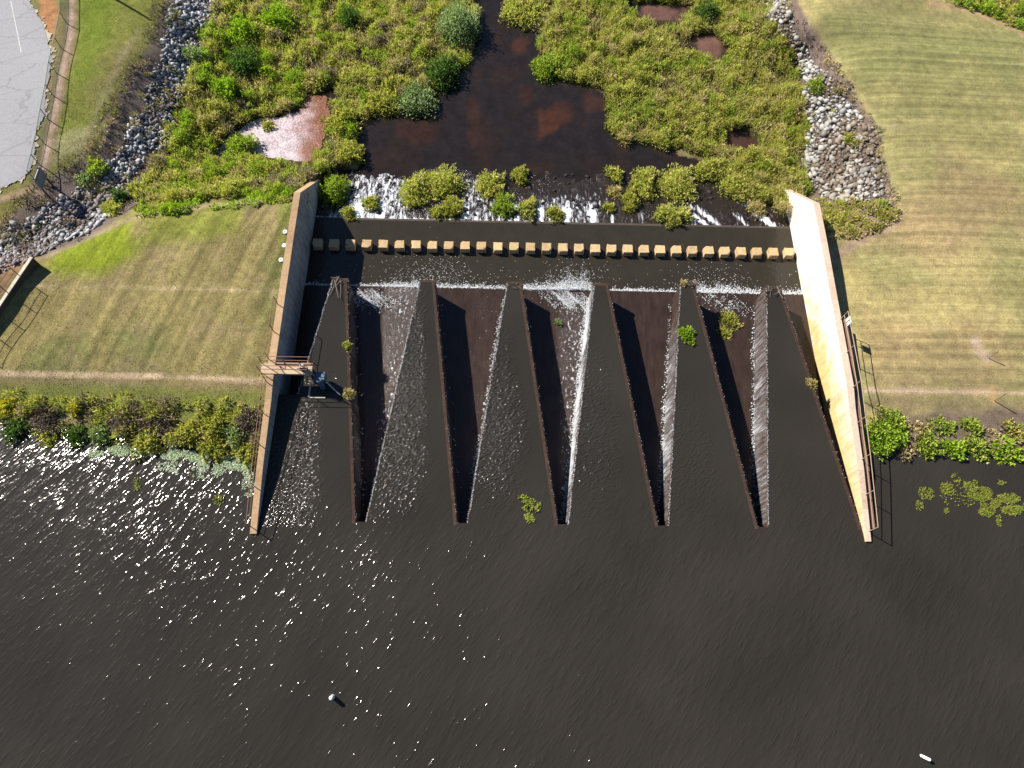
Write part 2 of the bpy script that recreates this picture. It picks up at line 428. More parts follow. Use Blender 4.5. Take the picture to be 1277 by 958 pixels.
def grid(p00, p10, p11, p01, nx, ny):
    s = np.linspace(0, 1, nx + 1); t = np.linspace(0, 1, ny + 1); S, T = np.meshgrid(s, t)
    S = S.ravel()[:, None]; T = T.ravel()[:, None]
    P = [np.array(p, float)[None] for p in (p00, p10, p11, p01)]
    V = P[0] * (1 - S) * (1 - T) + P[1] * S * (1 - T) + P[2] * S * T + P[3] * (1 - S) * T
    i = np.arange(nx)[None] + np.arange(ny)[:, None] * (nx + 1); i = i.ravel()
    return V, np.stack([i, i + 1, i + nx + 2, i + nx + 1], 1), S[:, 0], T[:, 0]
def join(parts):
    Vs, Fs, off = [], [], 0
    for V, Fq in parts: Vs.append(V); Fs.append(Fq + off); off += len(V)
    return np.concatenate(Vs), np.concatenate(Fs)

# ------------------------------------------------------------------ levels of the place
CYC, LEN = 5.5, 15.78           # labyrinth: width of one cycle, length
XW, XE = -5.5, 27.5             # inner faces of the two wing walls
Z_LAKE, Z_APRON, Z_BASIN, Z_POOL = -0.015, -1.85, -1.95, -2.62
Y_APRON, Y_SILL = 16.3, 21.6
WT = 0.42                       # wing wall thickness

# ------------------------------------------------------------------ terrain
CTRL = [
 # west lawn
 (362,262,.8),(355,300,.8),(350,350,.85),(340,440,.9),(330,468,.9),(200,467,.9),(60,466,.9),(0,466,.95),(200,360,1.0),(100,400,1.0),(250,280,.85),
 (180,272,.7),(110,320,.8),(60,340,.85),(30,400,.95),(-100,440,1.1),(-200,480,1.1),(0,330,1.25),(-60,330,1.4),
 (320,515,.4),(200,515,.35),(60,508,.35),(0,498,.35),(-150,490,.35),(310,578,-.12),(200,562,-.12),(100,546,-.12),(0,533,-.12),(-150,520,-.12),
 (200,640,-1.6),(0,640,-1.6),(300,650,-1.6),(-200,640,-1.6),
 # east lawn
 (1040,330,.2),(1052,340,.2),(1050,310,.2),(1060,300,.3),(1062,400,.3),(1072,400,.4),(1080,460,.55),(1088,487,.65),(1180,489,.65),(1277,491,.65),(1400,495,.65),(1150,300,.85),(1277,300,.95),(1130,150,.85),
 (1070,60,.8),(1010,0,.8),(1277,90,.9),(1150,20,.9),(1250,180,.95),(1400,250,1.0),(1000,-40,.8),(1200,5,.7),(1277,45,.6),(1270,8,-.15),(1310,20,-.2),(1260,-20,-.2),
 (1092,520,.3),(1180,527,.3),(1277,527,.3),(1400,527,.3),(1085,572,-.12),(1180,570,-.12),(1277,577,-.12),(1400,577,-.12),(1180,650,-1.6),(1092,660,-1.6),(1277,660,-1.6),
 # east riprap bank
 (978,0,.6),(1008,40,.6),(1040,92,.55),(1085,160,.5),(1100,220,.45),(1108,262,.45),(955,20,-1.9),(985,90,-2.0),(1003,150,-2.0),(1000,200,-2.1),(1010,245,-1.7),
 (1060,275,.15),(1030,270,-.5),(1035,300,.3),(1010,262,-1.2),
 # east marsh
 (900,150,-2.38),(950,200,-2.38),(850,100,-2.38),(900,20,-2.3),(700,60,-2.42),(740,80,-2.4),(800,140,-2.4),(960,120,-2.25),(980,215,-2.3),(930,60,-2.2),(655,8,-2.45),(900,-40,-2.3),(780,30,-2.35),
 # river
 (610,150,-3.4),(620,70,-3.4),(610,5,-3.4),(700,170,-3.4),(520,175,-3.3),(640,-60,-3.4),(470,190,-3.1),(800,198,-3.0),(610,110,-3.4),(650,190,-3.4),(740,180,-3.3),(560,150,-3.4),(610,-20,-3.4),
 # west marsh
 (300,60,-1.7),(350,30,-2.1),(430,50,-2.3),(500,80,-2.35),(550,60,-2.38),(420,165,-2.42),(280,140,-1.8),(340,165,-2.56),(380,170,-2.56),(310,165,-2.52),(250,205,-1.5),(300,222,-1.2),(380,218,-1.5),
 (200,225,-.9),(200,250,-.2),(300,243,-.3),(370,238,-.6),(430,185,-2.45),(450,100,-2.4),(400,-40,-2.2),(300,-40,-1.9),
 # west ditch and riprap
 (207,5,.4),(192,60,.45),(152,112,.5),(130,165,.5),(105,195,.45),(70,222,.3),(20,262,.35),(0,278,.4),
 (262,5,-1.0),(232,60,-.85),(212,110,-.8),(190,160,-.65),(160,200,-.55),(115,250,-.45),(65,290,-.25),(20,315,.0),(-40,330,.3),
 (170,262,.35),(105,300,.3),(55,322,.6),(90,272,-.3),
 # car park side
 (20,100,.75),(20,200,.65),(0,0,.8),(60,60,.75),(100,50,.75),(130,20,.75),(170,12,.6),(90,150,.65),(60,185,.55),(30,248,.45),(0,255,.5),(-100,100,.8),(-120,250,.6),(50,-60,.8),(-150,0,.9),
]
cp = np.array([at(u, v, z) for u, v, z in CTRL])
def _tps(r2): return 0.5 * r2 * np.log(r2 + 1e-9)
_n = len(cp)
_K = _tps(((cp[:, None, :2] - cp[None, :, :2]) ** 2).sum(-1)) + np.eye(_n) * 0.6
_P = np.concatenate([np.ones((_n, 1)), cp[:, :2]], 1)
_A = np.block([[_K, _P], [_P.T, np.zeros((3, 3))]])
_w = np.linalg.solve(_A, np.concatenate([cp[:, 2], np.zeros(3)]))
def tps(x, y):
    out = np.empty(len(x))
    for s in range(0, len(x), 20000):
        xs = x[s:s + 20000]; ys = y[s:s + 20000]
        r2 = (xs[:, None] - cp[None, :, 0]) ** 2 + (ys[:, None] - cp[None, :, 1]) ** 2
        out[s:s + 20000] = _tps(r2) @ _w[:_n] + _w[_n] + _w[_n + 1] * xs + _w[_n + 2] * ys
    return out
def H(x, y, rough=True):
    x = np.atleast_1d(np.asarray(x, float)); y = np.atleast_1d(np.asarray(y, float))
    z = np.clip(tps(np.clip(x, -60, 80), np.clip(y, -8, 70)), -3.6, 1.6)
    far = 0.85 - 3.2 * (1 - smooth(14, 26, np.abs(x - 7))) * smooth(24, 30, y) - 0.8 * (1 - smooth(2, 5, np.abs(x - 8))) * smooth(24, 30, y)
    far = np.where(y < 5, -2.2 + 2.8 * smooth(0, 8, y), far)
    d = np.maximum(np.maximum(-36 - x, x - 54), np.maximum(y - 46, 0))
    z = z + (far - z) * smooth(0, 14, d)
    if rough:
        wild = smooth(0.3, -0.6, z)
        z = z + (fbm(x * 1.1, y * 1.1, 3) - 0.5) * (0.05 + 0.22 * wild)
    z = np.where(y < -2, np.minimum(z, -1.6), z)
    return z
def hz(x, y): return float(H(x, y)[0])
def ground_at(u, v, z=0.0):
    """the terrain point seen at a survey pixel"""
    for _ in range(6):
        p = at(u, v, z); z = 0.5 * z + 0.5 * hz(p[0], p[1])
    p = at(u, v, z); return np.array([p[0], p[1], hz(p[0], p[1])])

def axis(lo, hi, step, out_lo, out_hi):
    a = list(np.arange(lo, hi + 1e-6, step)); g = step
    x = hi
    while x < out_hi: g *= 1.35; x += g; a.append(x)
    g = step; x = lo
    while x > out_lo: g *= 1.35; x -= g; a.insert(0, x)
    return np.array(a)
gx = axis(-36, 54, 0.17, -2500, 2500); gy = axis(2.0, 47, 0.17, -2500, 2500)
GX, GY = np.meshgrid(gx, gy); X = GX.ravel(); Y = GY.ravel()
Z = H(X, Y)
chan = (X > XW - 0.16) & (X < XE + 0.16) & (Y < 23.6) & (Y > -60)
Z = np.where(chan, -3.2, Z)
Z = np.where((X > XW - 0.16) & (X < XE + 0.16) & (Y >= 23.6) & (Y < 26.5), np.minimum(Z, -2.75), Z)
U, V_ = proj(np.stack([X, Y, np.minimum(Z, -2.4)], 1))
RIVER_IN = [(600,-80),(602,32),(594,92),(574,97),(542,127),(508,147),(475,150),(452,156),(455,190),(440,225),(900,222),(885,203),(850,194),(762,193),(745,160),(750,120),(703,111),(658,92),(656,50),(655,38),(620,20),(615,-80)]
MUD = [(266,192),(290,165),(320,148),(350,146),(372,138),(386,122),(408,122),(412,150),(400,190),(385,203),(340,198),(310,190),(285,196)]
PUD = [[(862,46),(890,42),(908,62),(900,76),(870,66)], [(780,2),(860,8),(850,26),(800,22)], [(905,160),(930,162),(945,180),(925,188),(908,180)], [(400,112),(415,108),(420,122),(402,128)]]
low = Z < -1.2
Z = np.where(low & (sdist(U, V_, RIVER_IN) > 0), np.minimum(Z, Z_POOL - .12), Z)
Z = np.where(low & (sdist(U, V_, MUD) > -3), np.minimum(Z, -2.46), Z)
for p_ in PUD: Z = np.where(low & (sdist(U, V_, p_) > 0), np.minimum(Z, Z_POOL - .06), Z)
U, V_ = proj(np.stack([X, Y, Z], 1))
def lay(c, col, m):
    return c + (np.array(col)[None] - c) * m[:, None]
def pm(poly, s, wob=6.0, sc=0.9, seed=5):
    d = sdist(U, V_, poly) + (fbm(X * sc, Y * sc, seed) - 0.5) * 2 * wob
    return smooth(-s, s, d)
def lm(line, w, s, wob=2.0):
    d = w - ldist(U, V_, line) + (fbm(X * 1.3, Y * 1.3, 31) - 0.5) * 2 * wob
    return smooth(-s, s, d)
RIVER = [(597,-80),(598,30),(590,88),(570,92),(538,122),(505,142),(472,144),(447,150),(450,188),(428,212),(440,225),(905,225),(905,200),(850,190),(765,188),(750,158),(756,116),(706,106),(664,88),(662,50),(688,8),(655,34),(628,16),(624,-80)]
WMARSH = [(262,-80),(262,5),(245,60),(225,110),(205,150),(185,205),(168,245),(172,256),(250,250),(372,243),(398,218),(425,210),(452,190),(450,150),(475,146),(540,124),(572,94),(592,88),(600,30),(598,-80)]
EMARSH = [(625,-80),(628,12),(655,30),(690,8),(664,50),(664,86),(704,104),(754,114),(752,158),(766,186),(850,188),(905,215),(970,270),(1000,262),(1014,240),(1008,190),(1014,150),(1000,95),(970,20),(955,-80)]
n_big = fbm(X * 0.22, Y * 0.22, 11); n_mid = fbm(X * 0.8, Y * 0.8, 12)
gc = np.tile(np.array([[0.215, 0.178, 0.072]]), (len(X), 1))
west = (X < 10)
gc = np.where(west[:, None], gc, np.array([[0.330, 0.275, 0.120]]))
gc = lay(gc, (0.125, 0.130, 0.046), smooth(0.42, 0.62, n_big) * np.where(west, 0.75, 0.0))
gc = lay(gc, (0.215, 0.205, 0.085), smooth(0.40, 0.62, n_big) * np.where(west, 0.0, 0.75))
gc = lay(gc, (0.235, 0.175, 0.105), smooth(0.52, 0.70, n_mid) * np.where(west, 0.35, 0.30))
# green summer growth on the upper part of the east lawn, parched soil near the wall
gc = lay(gc, (0.175, 0.180, 0.068), pm([(1000,0),(1277,40),(1277,190),(1180,180),(1080,120)], 40, 30, 0.3) * 0.65 * ~west)
gc = lay(gc, (0.27, 0.185, 0.105), pm([(1050,300),(1110,250),(1180,200),(1277,230),(1277,300),(1130,330)], 30, 40, 0.4) * 0.55)
gc = lay(gc, (0.25, 0.165, 0.095), pm([(1070,390),(1277,420),(1277,485),(1085,485)], 18, 22, 0.5) * 0.45)
# bright new grass
gc = lay(gc, (0.165, 0.205, 0.012), pm([(55,332),(75,308),(125,280),(165,272),(168,318),(125,338),(70,343)], 12, 12, 0.8) * 0.95)
gc = lay(gc, (0.150, 0.175, 0.020), pm([(175,268),(300,254),(298,286),(240,300),(180,300)], 12, 14, 0.8) * 0.75)
gc = lay(gc, (0.100, 0.135, 0.014), pm([(345,255),(368,248),(358,330),(348,330)], 6, 5, 0.8) * 0.6)
gc = lay(gc, (0.135, 0.150, 0.026), pm([(92,-40),(205,-40),(205,15),(190,60),(130,150),(95,200),(66,210),(62,170),(92,70)], 10, 10, 0.8) * 0.85)
gc = lay(gc, (0.110, 0.160, 0.012), pm([(98,-30),(150,-30),(125,60),(95,110)], 18, 16, 0.5) * 0.7)
gc = lay(gc, (0.21, 0.165, 0.075), pm([(150,60),(178,45),(150,110),(110,140),(110,110)], 14, 14, 0.7) * 0.6)
gc = lay(gc, (0.30, 0.26, 0.17), pm([(60,170),(110,160),(118,185),(62,205)], 8, 18, 2.2, 77) * 0.5)
gc = lay(gc, (0.33, 0.28, 0.20), lm([(172,38),(150,75),(110,165)], 3, 4, 5) * 0.25)
gc = lay(gc, (0.125, 0.115, 0.020), pm([(0,238),(50,232),(20,262),(-30,285),(-30,255)], 8, 5) * 0.7)
# upstream verge
gc = lay(gc, (0.135, 0.150, 0.035), pm([(-100,478),(330,486),(330,530),(-100,512)], 8, 6) * 0.85)
gc = lay(gc, (0.165, 0.120, 0.075), pm([(1082,497),(1277,499),(1277,516),(1082,510)], 5, 4) * 0.55)
gc = lay(gc, (0.145, 0.105, 0.085), pm([(1120,520),(1200,512),(1277,512),(1400,512),(1400,585),(1085,585)], 6, 8) * 0.9)
# worn and parched strips
for ln, w, s, a, colr in [
    ([(-100,464),(60,467),(200,469),(332,475)], 2.6, 2.2, 1.0, (0.42, 0.31, 0.21)), ([(-100,470),(60,474),(332,482)], 3.5, 3, 0.45, (0.22, 0.15, 0.095)),
    ([(1082,487),(1277,490),(1400,492)], 2.4, 2.2, 1.0, (0.44, 0.32, 0.23)), ([(34,357),(150,358),(352,363)], 1.6, 2.2, 0.7, (0.33, 0.26, 0.16)),
    ([(55,322),(110,296),(175,268),(250,258),(370,247)], 2.2, 2.5, 0.8, (0.30, 0.225, 0.16)), ([(985,-10),(1030,60),(1075,120),(1096,180),(1106,225),(1122,262)], 1.6, 2.0, 0.65, (0.33, 0.25, 0.12)),
    ([(1045,318),(1080,295),(1118,275)], 7, 5, 0.8, (0.26, 0.19, 0.135)), ([(1160,4),(1210,12),(1250,28),(1280,45)], 3.5, 3, 0.85, (0.32, 0.22, 0.13)),
    ([(1216,424),(1222,440),(1232,446)], 5, 4, 0.8, (0.42, 0.32, 0.24)), ([(1238,486),(1241,500)], 5, 4, 0.6, (0.40, 0.27, 0.12))]:
    gc = lay(gc, colr, lm(ln, w, s) * a)
# dry litter beside the riprap, then shade painted in between the east stones
DRYW = [(222,-40),(205,10),(192,50),(165,85),(132,150),(125,190),(60,225),(0,282),(-60,310),(-60,340),(0,330),(50,320),(110,298),(165,262),(185,215),(205,160),(225,110),(262,40),(265,-40)]
DRYE = [(975,-40),(1012,30),(1052,95),(1090,155),(1104,210),(1120,262),(1105,285),(1060,290),(1010,262),(1005,150),(985,95),(952,15),(940,-40)]
gc = lay(gc, (0.135, 0.105, 0.092), pm(DRYW, 5, 6)); gc = lay(gc, (0.155, 0.115, 0.098), pm(DRYE, 4, 5))
for q_ in ([(1000,190),(1012,150),(1045,130),(1075,150),(1092,175),(1100,215),(1104,242),(1075,252),(1040,252),(1012,240)], [(962,-30),(985,20),(1015,75),(1050,118),(1060,138),(1010,150),(1004,110),(985,70),(950,5)]):
    gc = lay(gc, (0.085, 0.066, 0.054), pm(q_, 5, 5) * .9)  # ground darkened under the stones, painting in their shadowed gaps
# marsh soil
gc = lay(gc, (0.050, 0.038, 0.018), pm(WMARSH, 5, 4)); gc = lay(gc, (0.055, 0.044, 0.018), pm(EMARSH, 5, 4))
gc = lay(gc, (0.16, 0.085, 0.055), lm([(372,20),(385,60),(390,95)], 2.0, 2, 2) * 0.9); gc = lay(gc, (0.12, 0.065, 0.045), lm([(345,85),(318,100),(300,125)], 3, 4, 4) * 0.8)
gc = lay(gc, (0.028, 0.020, 0.014), smooth(-2.45, -2.7, Z))
# earth by the car park and under the fence
gc = lay(gc, (0.33, 0.165, 0.075), pm([(42,-40),(68,-40),(72,25),(66,48),(54,45)], 4, 5)); 
FENCE = [(83,-40),(81,15),(78,50),(70,80),(63,120),(54,165),(46,205),(40,235)]
gc = lay(gc, (0.27, 0.185, 0.125), lm([(u + 9, v + 4) for u, v in FENCE], 6, 4, 3) * 0.9)
gc = lay(gc, (0.42, 0.32, 0.26), lm([(u + 8, v + 4) for u, v in FENCE], 2.2, 2.5, 3) * 0.75)
gc = lay(gc, (0.105, 0.090, 0.055), lm([(u + 2, v + 2) for u, v in FENCE], 2.5, 2, 1) * 0.7)
gc = lay(gc, (0.30, 0.21, 0.14), lm([(45,232),(20,243),(-20,254)], 3.5, 3, 2) * 0.85)
gc = lay(gc, (0.26, 0.13, 0.085), pm([(0,318),(30,312),(36,318),(0,372)], 4, 5) * 0.6)
gc *= (0.82 + 0.36 * fbm(X * 1.9, Y * 1.9, 41))[:, None]
WL = [(60,335),(165,268),(368,248),(335,466),(-200,462),(-200,420),(0,415)]
EL = [(1045,320),(1125,265),(1095,150),(1000,0),(1277,40),(1400,60),(1400,486),(1085,486)]
mow = np.clip(np.where(west, smooth(-6, 10, sdist(U, V_, WL)), smooth(-6, 10, sdist(U, V_, EL))), 0, 1)
nx, ny = len(gx), len(gy)
ii = (np.arange(nx - 1)[None] + np.arange(ny - 1)[:, None] * nx).ravel()
tag(npobj('ground', np.stack([X, Y, Z], 1), np.stack([ii, ii + 1, ii + nx + 1, ii + nx], 1), 'ground', {'Col': gc, 'mow': mow}, smooth_=True), kind='structure')

# ------------------------------------------------------------------ labyrinth weir
HALF, TH = 0.36, 0.29
def apex_dn(k): return CYC * k - CYC / 2           # k = 0..5
weir = tag(empty('labyrinth_weir', (11, 8, Z_APRON)), 'zigzag brown concrete weir wall between the two wing walls', 'weir')
WB = Z_APRON - 0.15
def wall_seg(a, b, name='weir_wall', parent=weir, dz=0.0):
    """upright slab along a-b, top edges eased"""
    a = np.array(a, float); b = np.array(b, float); d = (b - a) / np.linalg.norm(b - a); n = np.array([-d[1], d[0]])
    m = MB(); dz = dz or (-.004 if name == 'downstream_nose' else -.028 if name == 'upstream_nose' else 0)
    prof = [(-TH / 2, WB + dz), (TH / 2, WB + dz), (TH / 2, -0.07 + dz), (TH / 2 - 0.07, dz), (-TH / 2 + 0.07, dz), (-TH / 2, -0.07 + dz)]
    m.hexa([(*(a + n * p), z) for p, z in prof], [(*(b + n * p), z) for p, z in prof])
    o = m.build(name, 'concrete_weir'); o.parent = parent
    o.matrix_parent_inverse = Matrix.Translation(-Vector(parent.location)); return o
WALLS = []       # (kind, upstream point, downstream point)
for k in range(6):
    xd = apex_dn(k); xu = xd - CYC / 2; xv = xd + CYC / 2
    a0 = (max(xu + HALF, XW - 0.1) if k else XW + 0.12, 0.18); a1 = (xd - HALF, LEN - 0.18)
    b0 = (xv - HALF if k < 5 else XE - 0.12, 0.18); b1 = (xd + HALF, LEN - 0.18)
    if k == 0:
        a0 = tuple(np.array(a0) + (np.array(a1) - np.array(a0)) * (7.62 - a0[1]) / (a1[1] - a0[1]))
        wall_seg((XW + .02, 7.60), (a0[0] + .12, 7.60), 'cross_wall')
    wall_seg(a0, a1, dz=-.026); wall_seg(b1, b0)
    wall_seg((xd - HALF - 0.16, LEN - 0.17), (xd + HALF + 0.16, LEN - 0.17), 'downstream_nose')
    if k < 5: wall_seg((xv - HALF - 0.16, 0.17), (xv + HALF + 0.16, 0.17), 'upstream_nose')
    WALLS.append(('/', np.array(a0), np.array(a1))); WALLS.append(('\\', np.array(b0), np.array(b1)))

# water held by the weir: open lake plus the wedges that reach between the walls
parts = []; rip = []; calm = []
def lake_piece(p00, p10, p11, p01, nx_, ny_, fr=None):
    V, Fq, S, T = grid(p00, p10, p11, p01, nx_, ny_); parts.append((V, Fq))
    r, c_ = fr(V, S, T) if fr else (np.zeros(len(V)), np.zeros(len(V))); rip.append(r); calm.append(c_)
zl = Z_LAKE
lake_piece((-2500, -2500, zl), (2500, -2500, zl), (2500, -60, zl), (-2500, -60, zl), 4, 4)
lake_piece((-2500, -60, zl), (2500, -60, zl), (2500, -0.02, zl), (-2500, -0.02, zl), 4, 4)
lake_piece((-2500, -0.02, zl), (XW - 0.3, -0.02, zl), (XW - 0.3, 8, zl), (-2500, 8, zl), 4, 4)
lake_piece((XE + 0.3, -0.02, zl), (2500, -0.02, zl), (2500, 8, zl), (XE + 0.3, 8, zl), 4, 4, lambda V, S, T: (np.zeros(len(V)), np.full(len(V), 0.45)))
RIPK = [(0.9, 1.0, 9.5), (1.0, 2.5, 15.5), (0.85, 2.5, 13), (0.5, 2, 12), (0.3, 1, 9), (0.15, 1, 6)]
for k in range(6):
    xd = apex_dn(k); A, y0, y1 = RIPK[k]
    xl = xd - CYC / 2 + HALF if k else XW; xr = xd + CYC / 2 - HALF if k < 5 else XE
    def fr(V, S, T, A=A, y0=y0, y1=y1):
        jn = (fbm(V[:, 0] * .9, V[:, 1] * .6, 44) - .5)
        r = A * (1 - smooth(0.42, 0.85, S + jn * .5)) * smooth(y0 - 3, y0 + 2.5, V[:, 1] + jn * 5) * (1 - smooth(y1 - 4, y1 + 1, V[:, 1] + jn * 5))
        c_ = smooth(-1.0, 4.5, V[:, 1]) * 0.8; return r, c_
    lake_piece((xl - (.1 if k else 0), -0.02, zl), (xr, -0.02, zl), (xd + HALF, LEN - 0.2, zl), (xd - HALF - .13, LEN - 0.2, zl), 30, 80, fr) if k else (
        lake_piece((XW, -.02, zl), (xr, -.02, zl), (xd + HALF + (xr - xd - HALF) * .519, 7.6, zl), (XW, 7.6, zl), 24, 30, fr),
        lake_piece((WALLS[0][1][0] - .13, 7.6, zl), (xd + HALF + (xr - xd - HALF) * .519, 7.6, zl), (xd + HALF, LEN - .2, zl), (xd - HALF - .13, LEN - .2, zl), 20, 30, fr))
for k in range(5):
    xv = CYC * k; lake_piece((xv - HALF, -.02, zl - .002), (xv + HALF - .1, -.02, zl - .002), (xv + HALF - .06, .29, zl - .002), (xv - HALF - .04, .29, zl - .002), 2, 2)
V, Fq = join(parts)
tag(npobj('lake_water', V, Fq, 'lake_water', {'rip': np.concatenate(rip), 'calm': np.concatenate(calm)}, smooth_=True), kind='structure')

# apron between the legs, wet with a film of running water
V, Fq, S, T = grid((XW - 0.3, -0.3, Z_APRON), (XE + 0.3, -0.3, Z_APRON), (XE + 0.3, Y_APRON, Z_APRON), (XW - 0.3, Y_APRON, Z_APRON), 240, 90)
xx = V[:, 0]
FO = np.interp(xx, [-5.5, -3, 0, 2.75, 5, 6, 8, 10.5, 11.2, 13, 14, 20, 27.5], [.2, .3, 1, 1, .7, .45, .35, .9, 1, .8, .05, .15, .0])
kk_ = np.clip(np.round(xx / CYC), 0, 5); hw_ = HALF + (CYC / 2 - 2 * HALF) * np.clip((V[:, 1] - .18) / (LEN - .36), 0, 1)
sv = np.clip((xx - kk_ * CYC + hw_) / (2 * hw_), 0, 1)
FO = FO * smooth(.25, .75, sv)
tag(npobj('weir_apron', V, Fq, 'wet_apron', {'rip': FO * (0.6 + 0.6 * fbm(V[:, 0] * .6, V[:, 1] * .4, 9))}), kind='structure')
m = MB(); m.box(XW - 0.3, XE + 0.3, Y_APRON - 0.3, Y_APRON - 0.01, -2.9, Z_APRON - 0.003); tag(m.build('apron_edge', 'concrete_weir'), kind='structure')
V, Fq, S, T = grid((XW - 0.3, Y_APRON - 0.2, Z_BASIN), (XE + 0.3, Y_APRON - 0.2, Z_BASIN), (XE + 0.3, Y_SILL + 0.05, Z_BASIN), (XW - 0.3, Y_SILL + 0.05, Z_BASIN), 40, 10)
tag(npobj('stilling_basin_water', V, Fq, 'basin_water'), kind='structure')
m = MB(); m.box(XW - 0.2, XE + 0.2, Y_SILL + .04, Y_SILL + 0.22, -3.2, Z_BASIN + 0.010)
tag(m.build('end_sill', 'concrete_dark', None, 0.02), 'low dark concrete end sill across the channel above the rapids', 'sill')

# baffle blocks
blks = []
for vv_ in range(5):
    bm_ = MB(); bm_.box(-0.31, 0.31, -0.31, 0.31, -1.1, 0.0); r_ = random.Random(vv_)
    bmesh.ops.bevel(bm_.bm, geom=list(bm_.bm.edges), offset=0.022, segments=2, affect='EDGES', profile=0.6)
    bmesh.ops.subdivide_edges(bm_.bm, edges=[e for e in bm_.bm.edges if e.calc_length() > .3], cuts=3)
    for v in bm_.bm.verts:
        if v.co.z > -.5: v.co += Vector((r_.uniform(-1, 1), r_.uniform(-1, 1), r_.uniform(-1, .4))) * .012
    cv = r_.choice([v for v in bm_.bm.verts if v.co.z > -.03 and abs(v.co.x) > .25]); c0 = cv.co.copy()
    for v in bm_.bm.verts:
        if (v.co - c0).length < .13: v.co += Vector((-c0.x, -c0.y, -.25)) * .16
    blks.append(bm_.mesh('baffle_block', 'concrete_block'))
ordn = ['first', 'second', 'third', 'fourth', 'fifth', 'sixth', 'seventh', 'eighth', 'ninth', 'tenth', 'eleventh', 'twelfth', 'thirteenth', 'fourteenth', 'fifteenth']
for k in range(30):
    o = link_obj(bpy.data.objects.new('baffle_block', blks[(k * 7 + k // 3) % 5])); x = XW + 0.52 + k * 1.101
    o.location = (x, 19.42 + random.uniform(-.02, .02), -1.50 + random.uniform(-.01, .01)); o.rotation_euler = (0, 0, random.uniform(-.03, .03))
    if k < 2: lb = 'square concrete baffle block in the shade of the left wing wall, %s from that wall' % ordn[k]
    elif k < 15: lb = 'sunlit tan baffle block in the row, %s counted from the left wing wall' % ordn[k]
    else: lb = 'sunlit tan baffle block in the row, %s counted from the right wing wall' % ordn[29 - k]
    tag(o, lb, 'baffle block', 'row of baffle blocks below the weir')

# ------------------------------------------------------------------ wing walls
TOP = [(-0.45, .10), (1.3, .40), (3.4, .74), (7.0, 1.05), (8.25, 1.30), (14, 1.48), (18, 1.62), (21.0, 1.66), (24.9, -1.75)]
def wing(side, label, mats):
    xi, xo = (XW, XW - WT) if side < 0 else (XE, XE + WT)
    o = tag(empty('wing_wall', (xi, 10, -2)), label, 'wing wall')
    inv = Matrix.Translation(-Vector(o.location))
    for (y0, z0), (y1, z1) in zip(TOP[:-1], TOP[1:]):
        t0, t1 = (0.30 if y0 < 0 else WT), WT
        if side < 0 and y0 < 8: t0 = t1 = 0.36
        if side > 0 and y0 < 8: t0, t1 = 0.30 + 0.014 * max(y0, 0), 0.30 + 0.014 * y1
        m = MB(); s = side
        m.hexa([(xi, y0, -3.4), (xi + s * t0, y0, -3.4), (xi + s * t1, y1, -3.4), (xi, y1, -3.4)],
               [(xi, y0, z0 - .0), (xi + s * t0, y0, z0), (xi + s * t1, y1, z1), (xi, y1, z1)])
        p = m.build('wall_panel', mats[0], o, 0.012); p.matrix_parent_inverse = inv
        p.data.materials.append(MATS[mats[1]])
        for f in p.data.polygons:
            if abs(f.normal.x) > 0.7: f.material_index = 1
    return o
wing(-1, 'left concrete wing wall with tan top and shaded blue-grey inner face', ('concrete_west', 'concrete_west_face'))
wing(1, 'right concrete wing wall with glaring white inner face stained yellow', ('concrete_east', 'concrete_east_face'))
def topz(y): return float(np.interp(y, [p[0] for p in TOP], [p[1] for p in TOP]))

def railing(name, label, pts, h=1.0, mt='rail_pale', spacing=2.4, r=0.022, mid=True, pr=0.025):
    """post and rail guard along a polyline of base points"""
    P = [Vector(p) for p in pts]; o = tag(empty(name, P[0]), label, 'railing'); inv = Matrix.Translation(-P[0])
    def pb(m, nm, mt_=mt):
        q = m.build(nm, mt_, o); q.matrix_parent_inverse = inv
    for a, b in zip(P[:-1], P[1:]):
        n = max(1, round((b - a).length / spacing)); up = Vector((0, 0, h))
        for i in range(n + (1 if b is P[-1] or b == P[-1] else 0)):
            q = a.lerp(b, i / n); m = MB(); m.bar(q, q + up, pr); pb(m, 'post')
        m = MB(); m.bar(a + up, b + up, r); pb(m, 'top_rail')
        if mid: m = MB(); m.bar(a + up * 0.52, b + up * 0.52, r * 0.8); pb(m, 'mid_rail')
    return o
ew = [o for o in COL.objects if o.name.startswith('wing_wall') and o.location.x > 10][0]
for (y0, y1) in ((0.3, 3.4), (3.4, 7.0), (7.0, 10.0), (10.0, 12.7)):
    t0 = 0.30 + .014 * y0 + .004 if y0 < 8 else WT + .004
    q = MB().hexa([(XE + t0 - .05, y0 + .003, -.6), (XE + t0 + .40, y0 + .003, -.6), (XE + t0 + .40, y1, -.6), (XE + t0 - .05, y1, -.6)],
        [(XE + t0 - .05, y0 + .003, topz(y0) - .2), (XE + t0 + .40, y0 + .003, topz(y0) - .2), (XE + t0 + .40, y1, topz(y1) - .2), (XE + t0 - .05, y1, topz(y1) - .2)]).build('ledge', 'concrete_ledge', ew, .008)
    q.matrix_parent_inverse = Matrix.Translation(-ew.location)
xo = XW - 0.46
railing('guard_railing', 'thin railing on the left wing wall beside the lake, below the catwalk', [(XW - .30, y, topz(y) - .02) for y in (-0.1, 2.0, 4.3, 7.9)], 0.95, 'rail_brown', 2.2, 0.02)
railing('guard_railing', 'thin railing on the left wing wall above the catwalk', [(XW - .35, y, topz(y) - .02) for y in (9.3, 12.9)], 1.0, 'rail_brown', 1.8, 0.02)
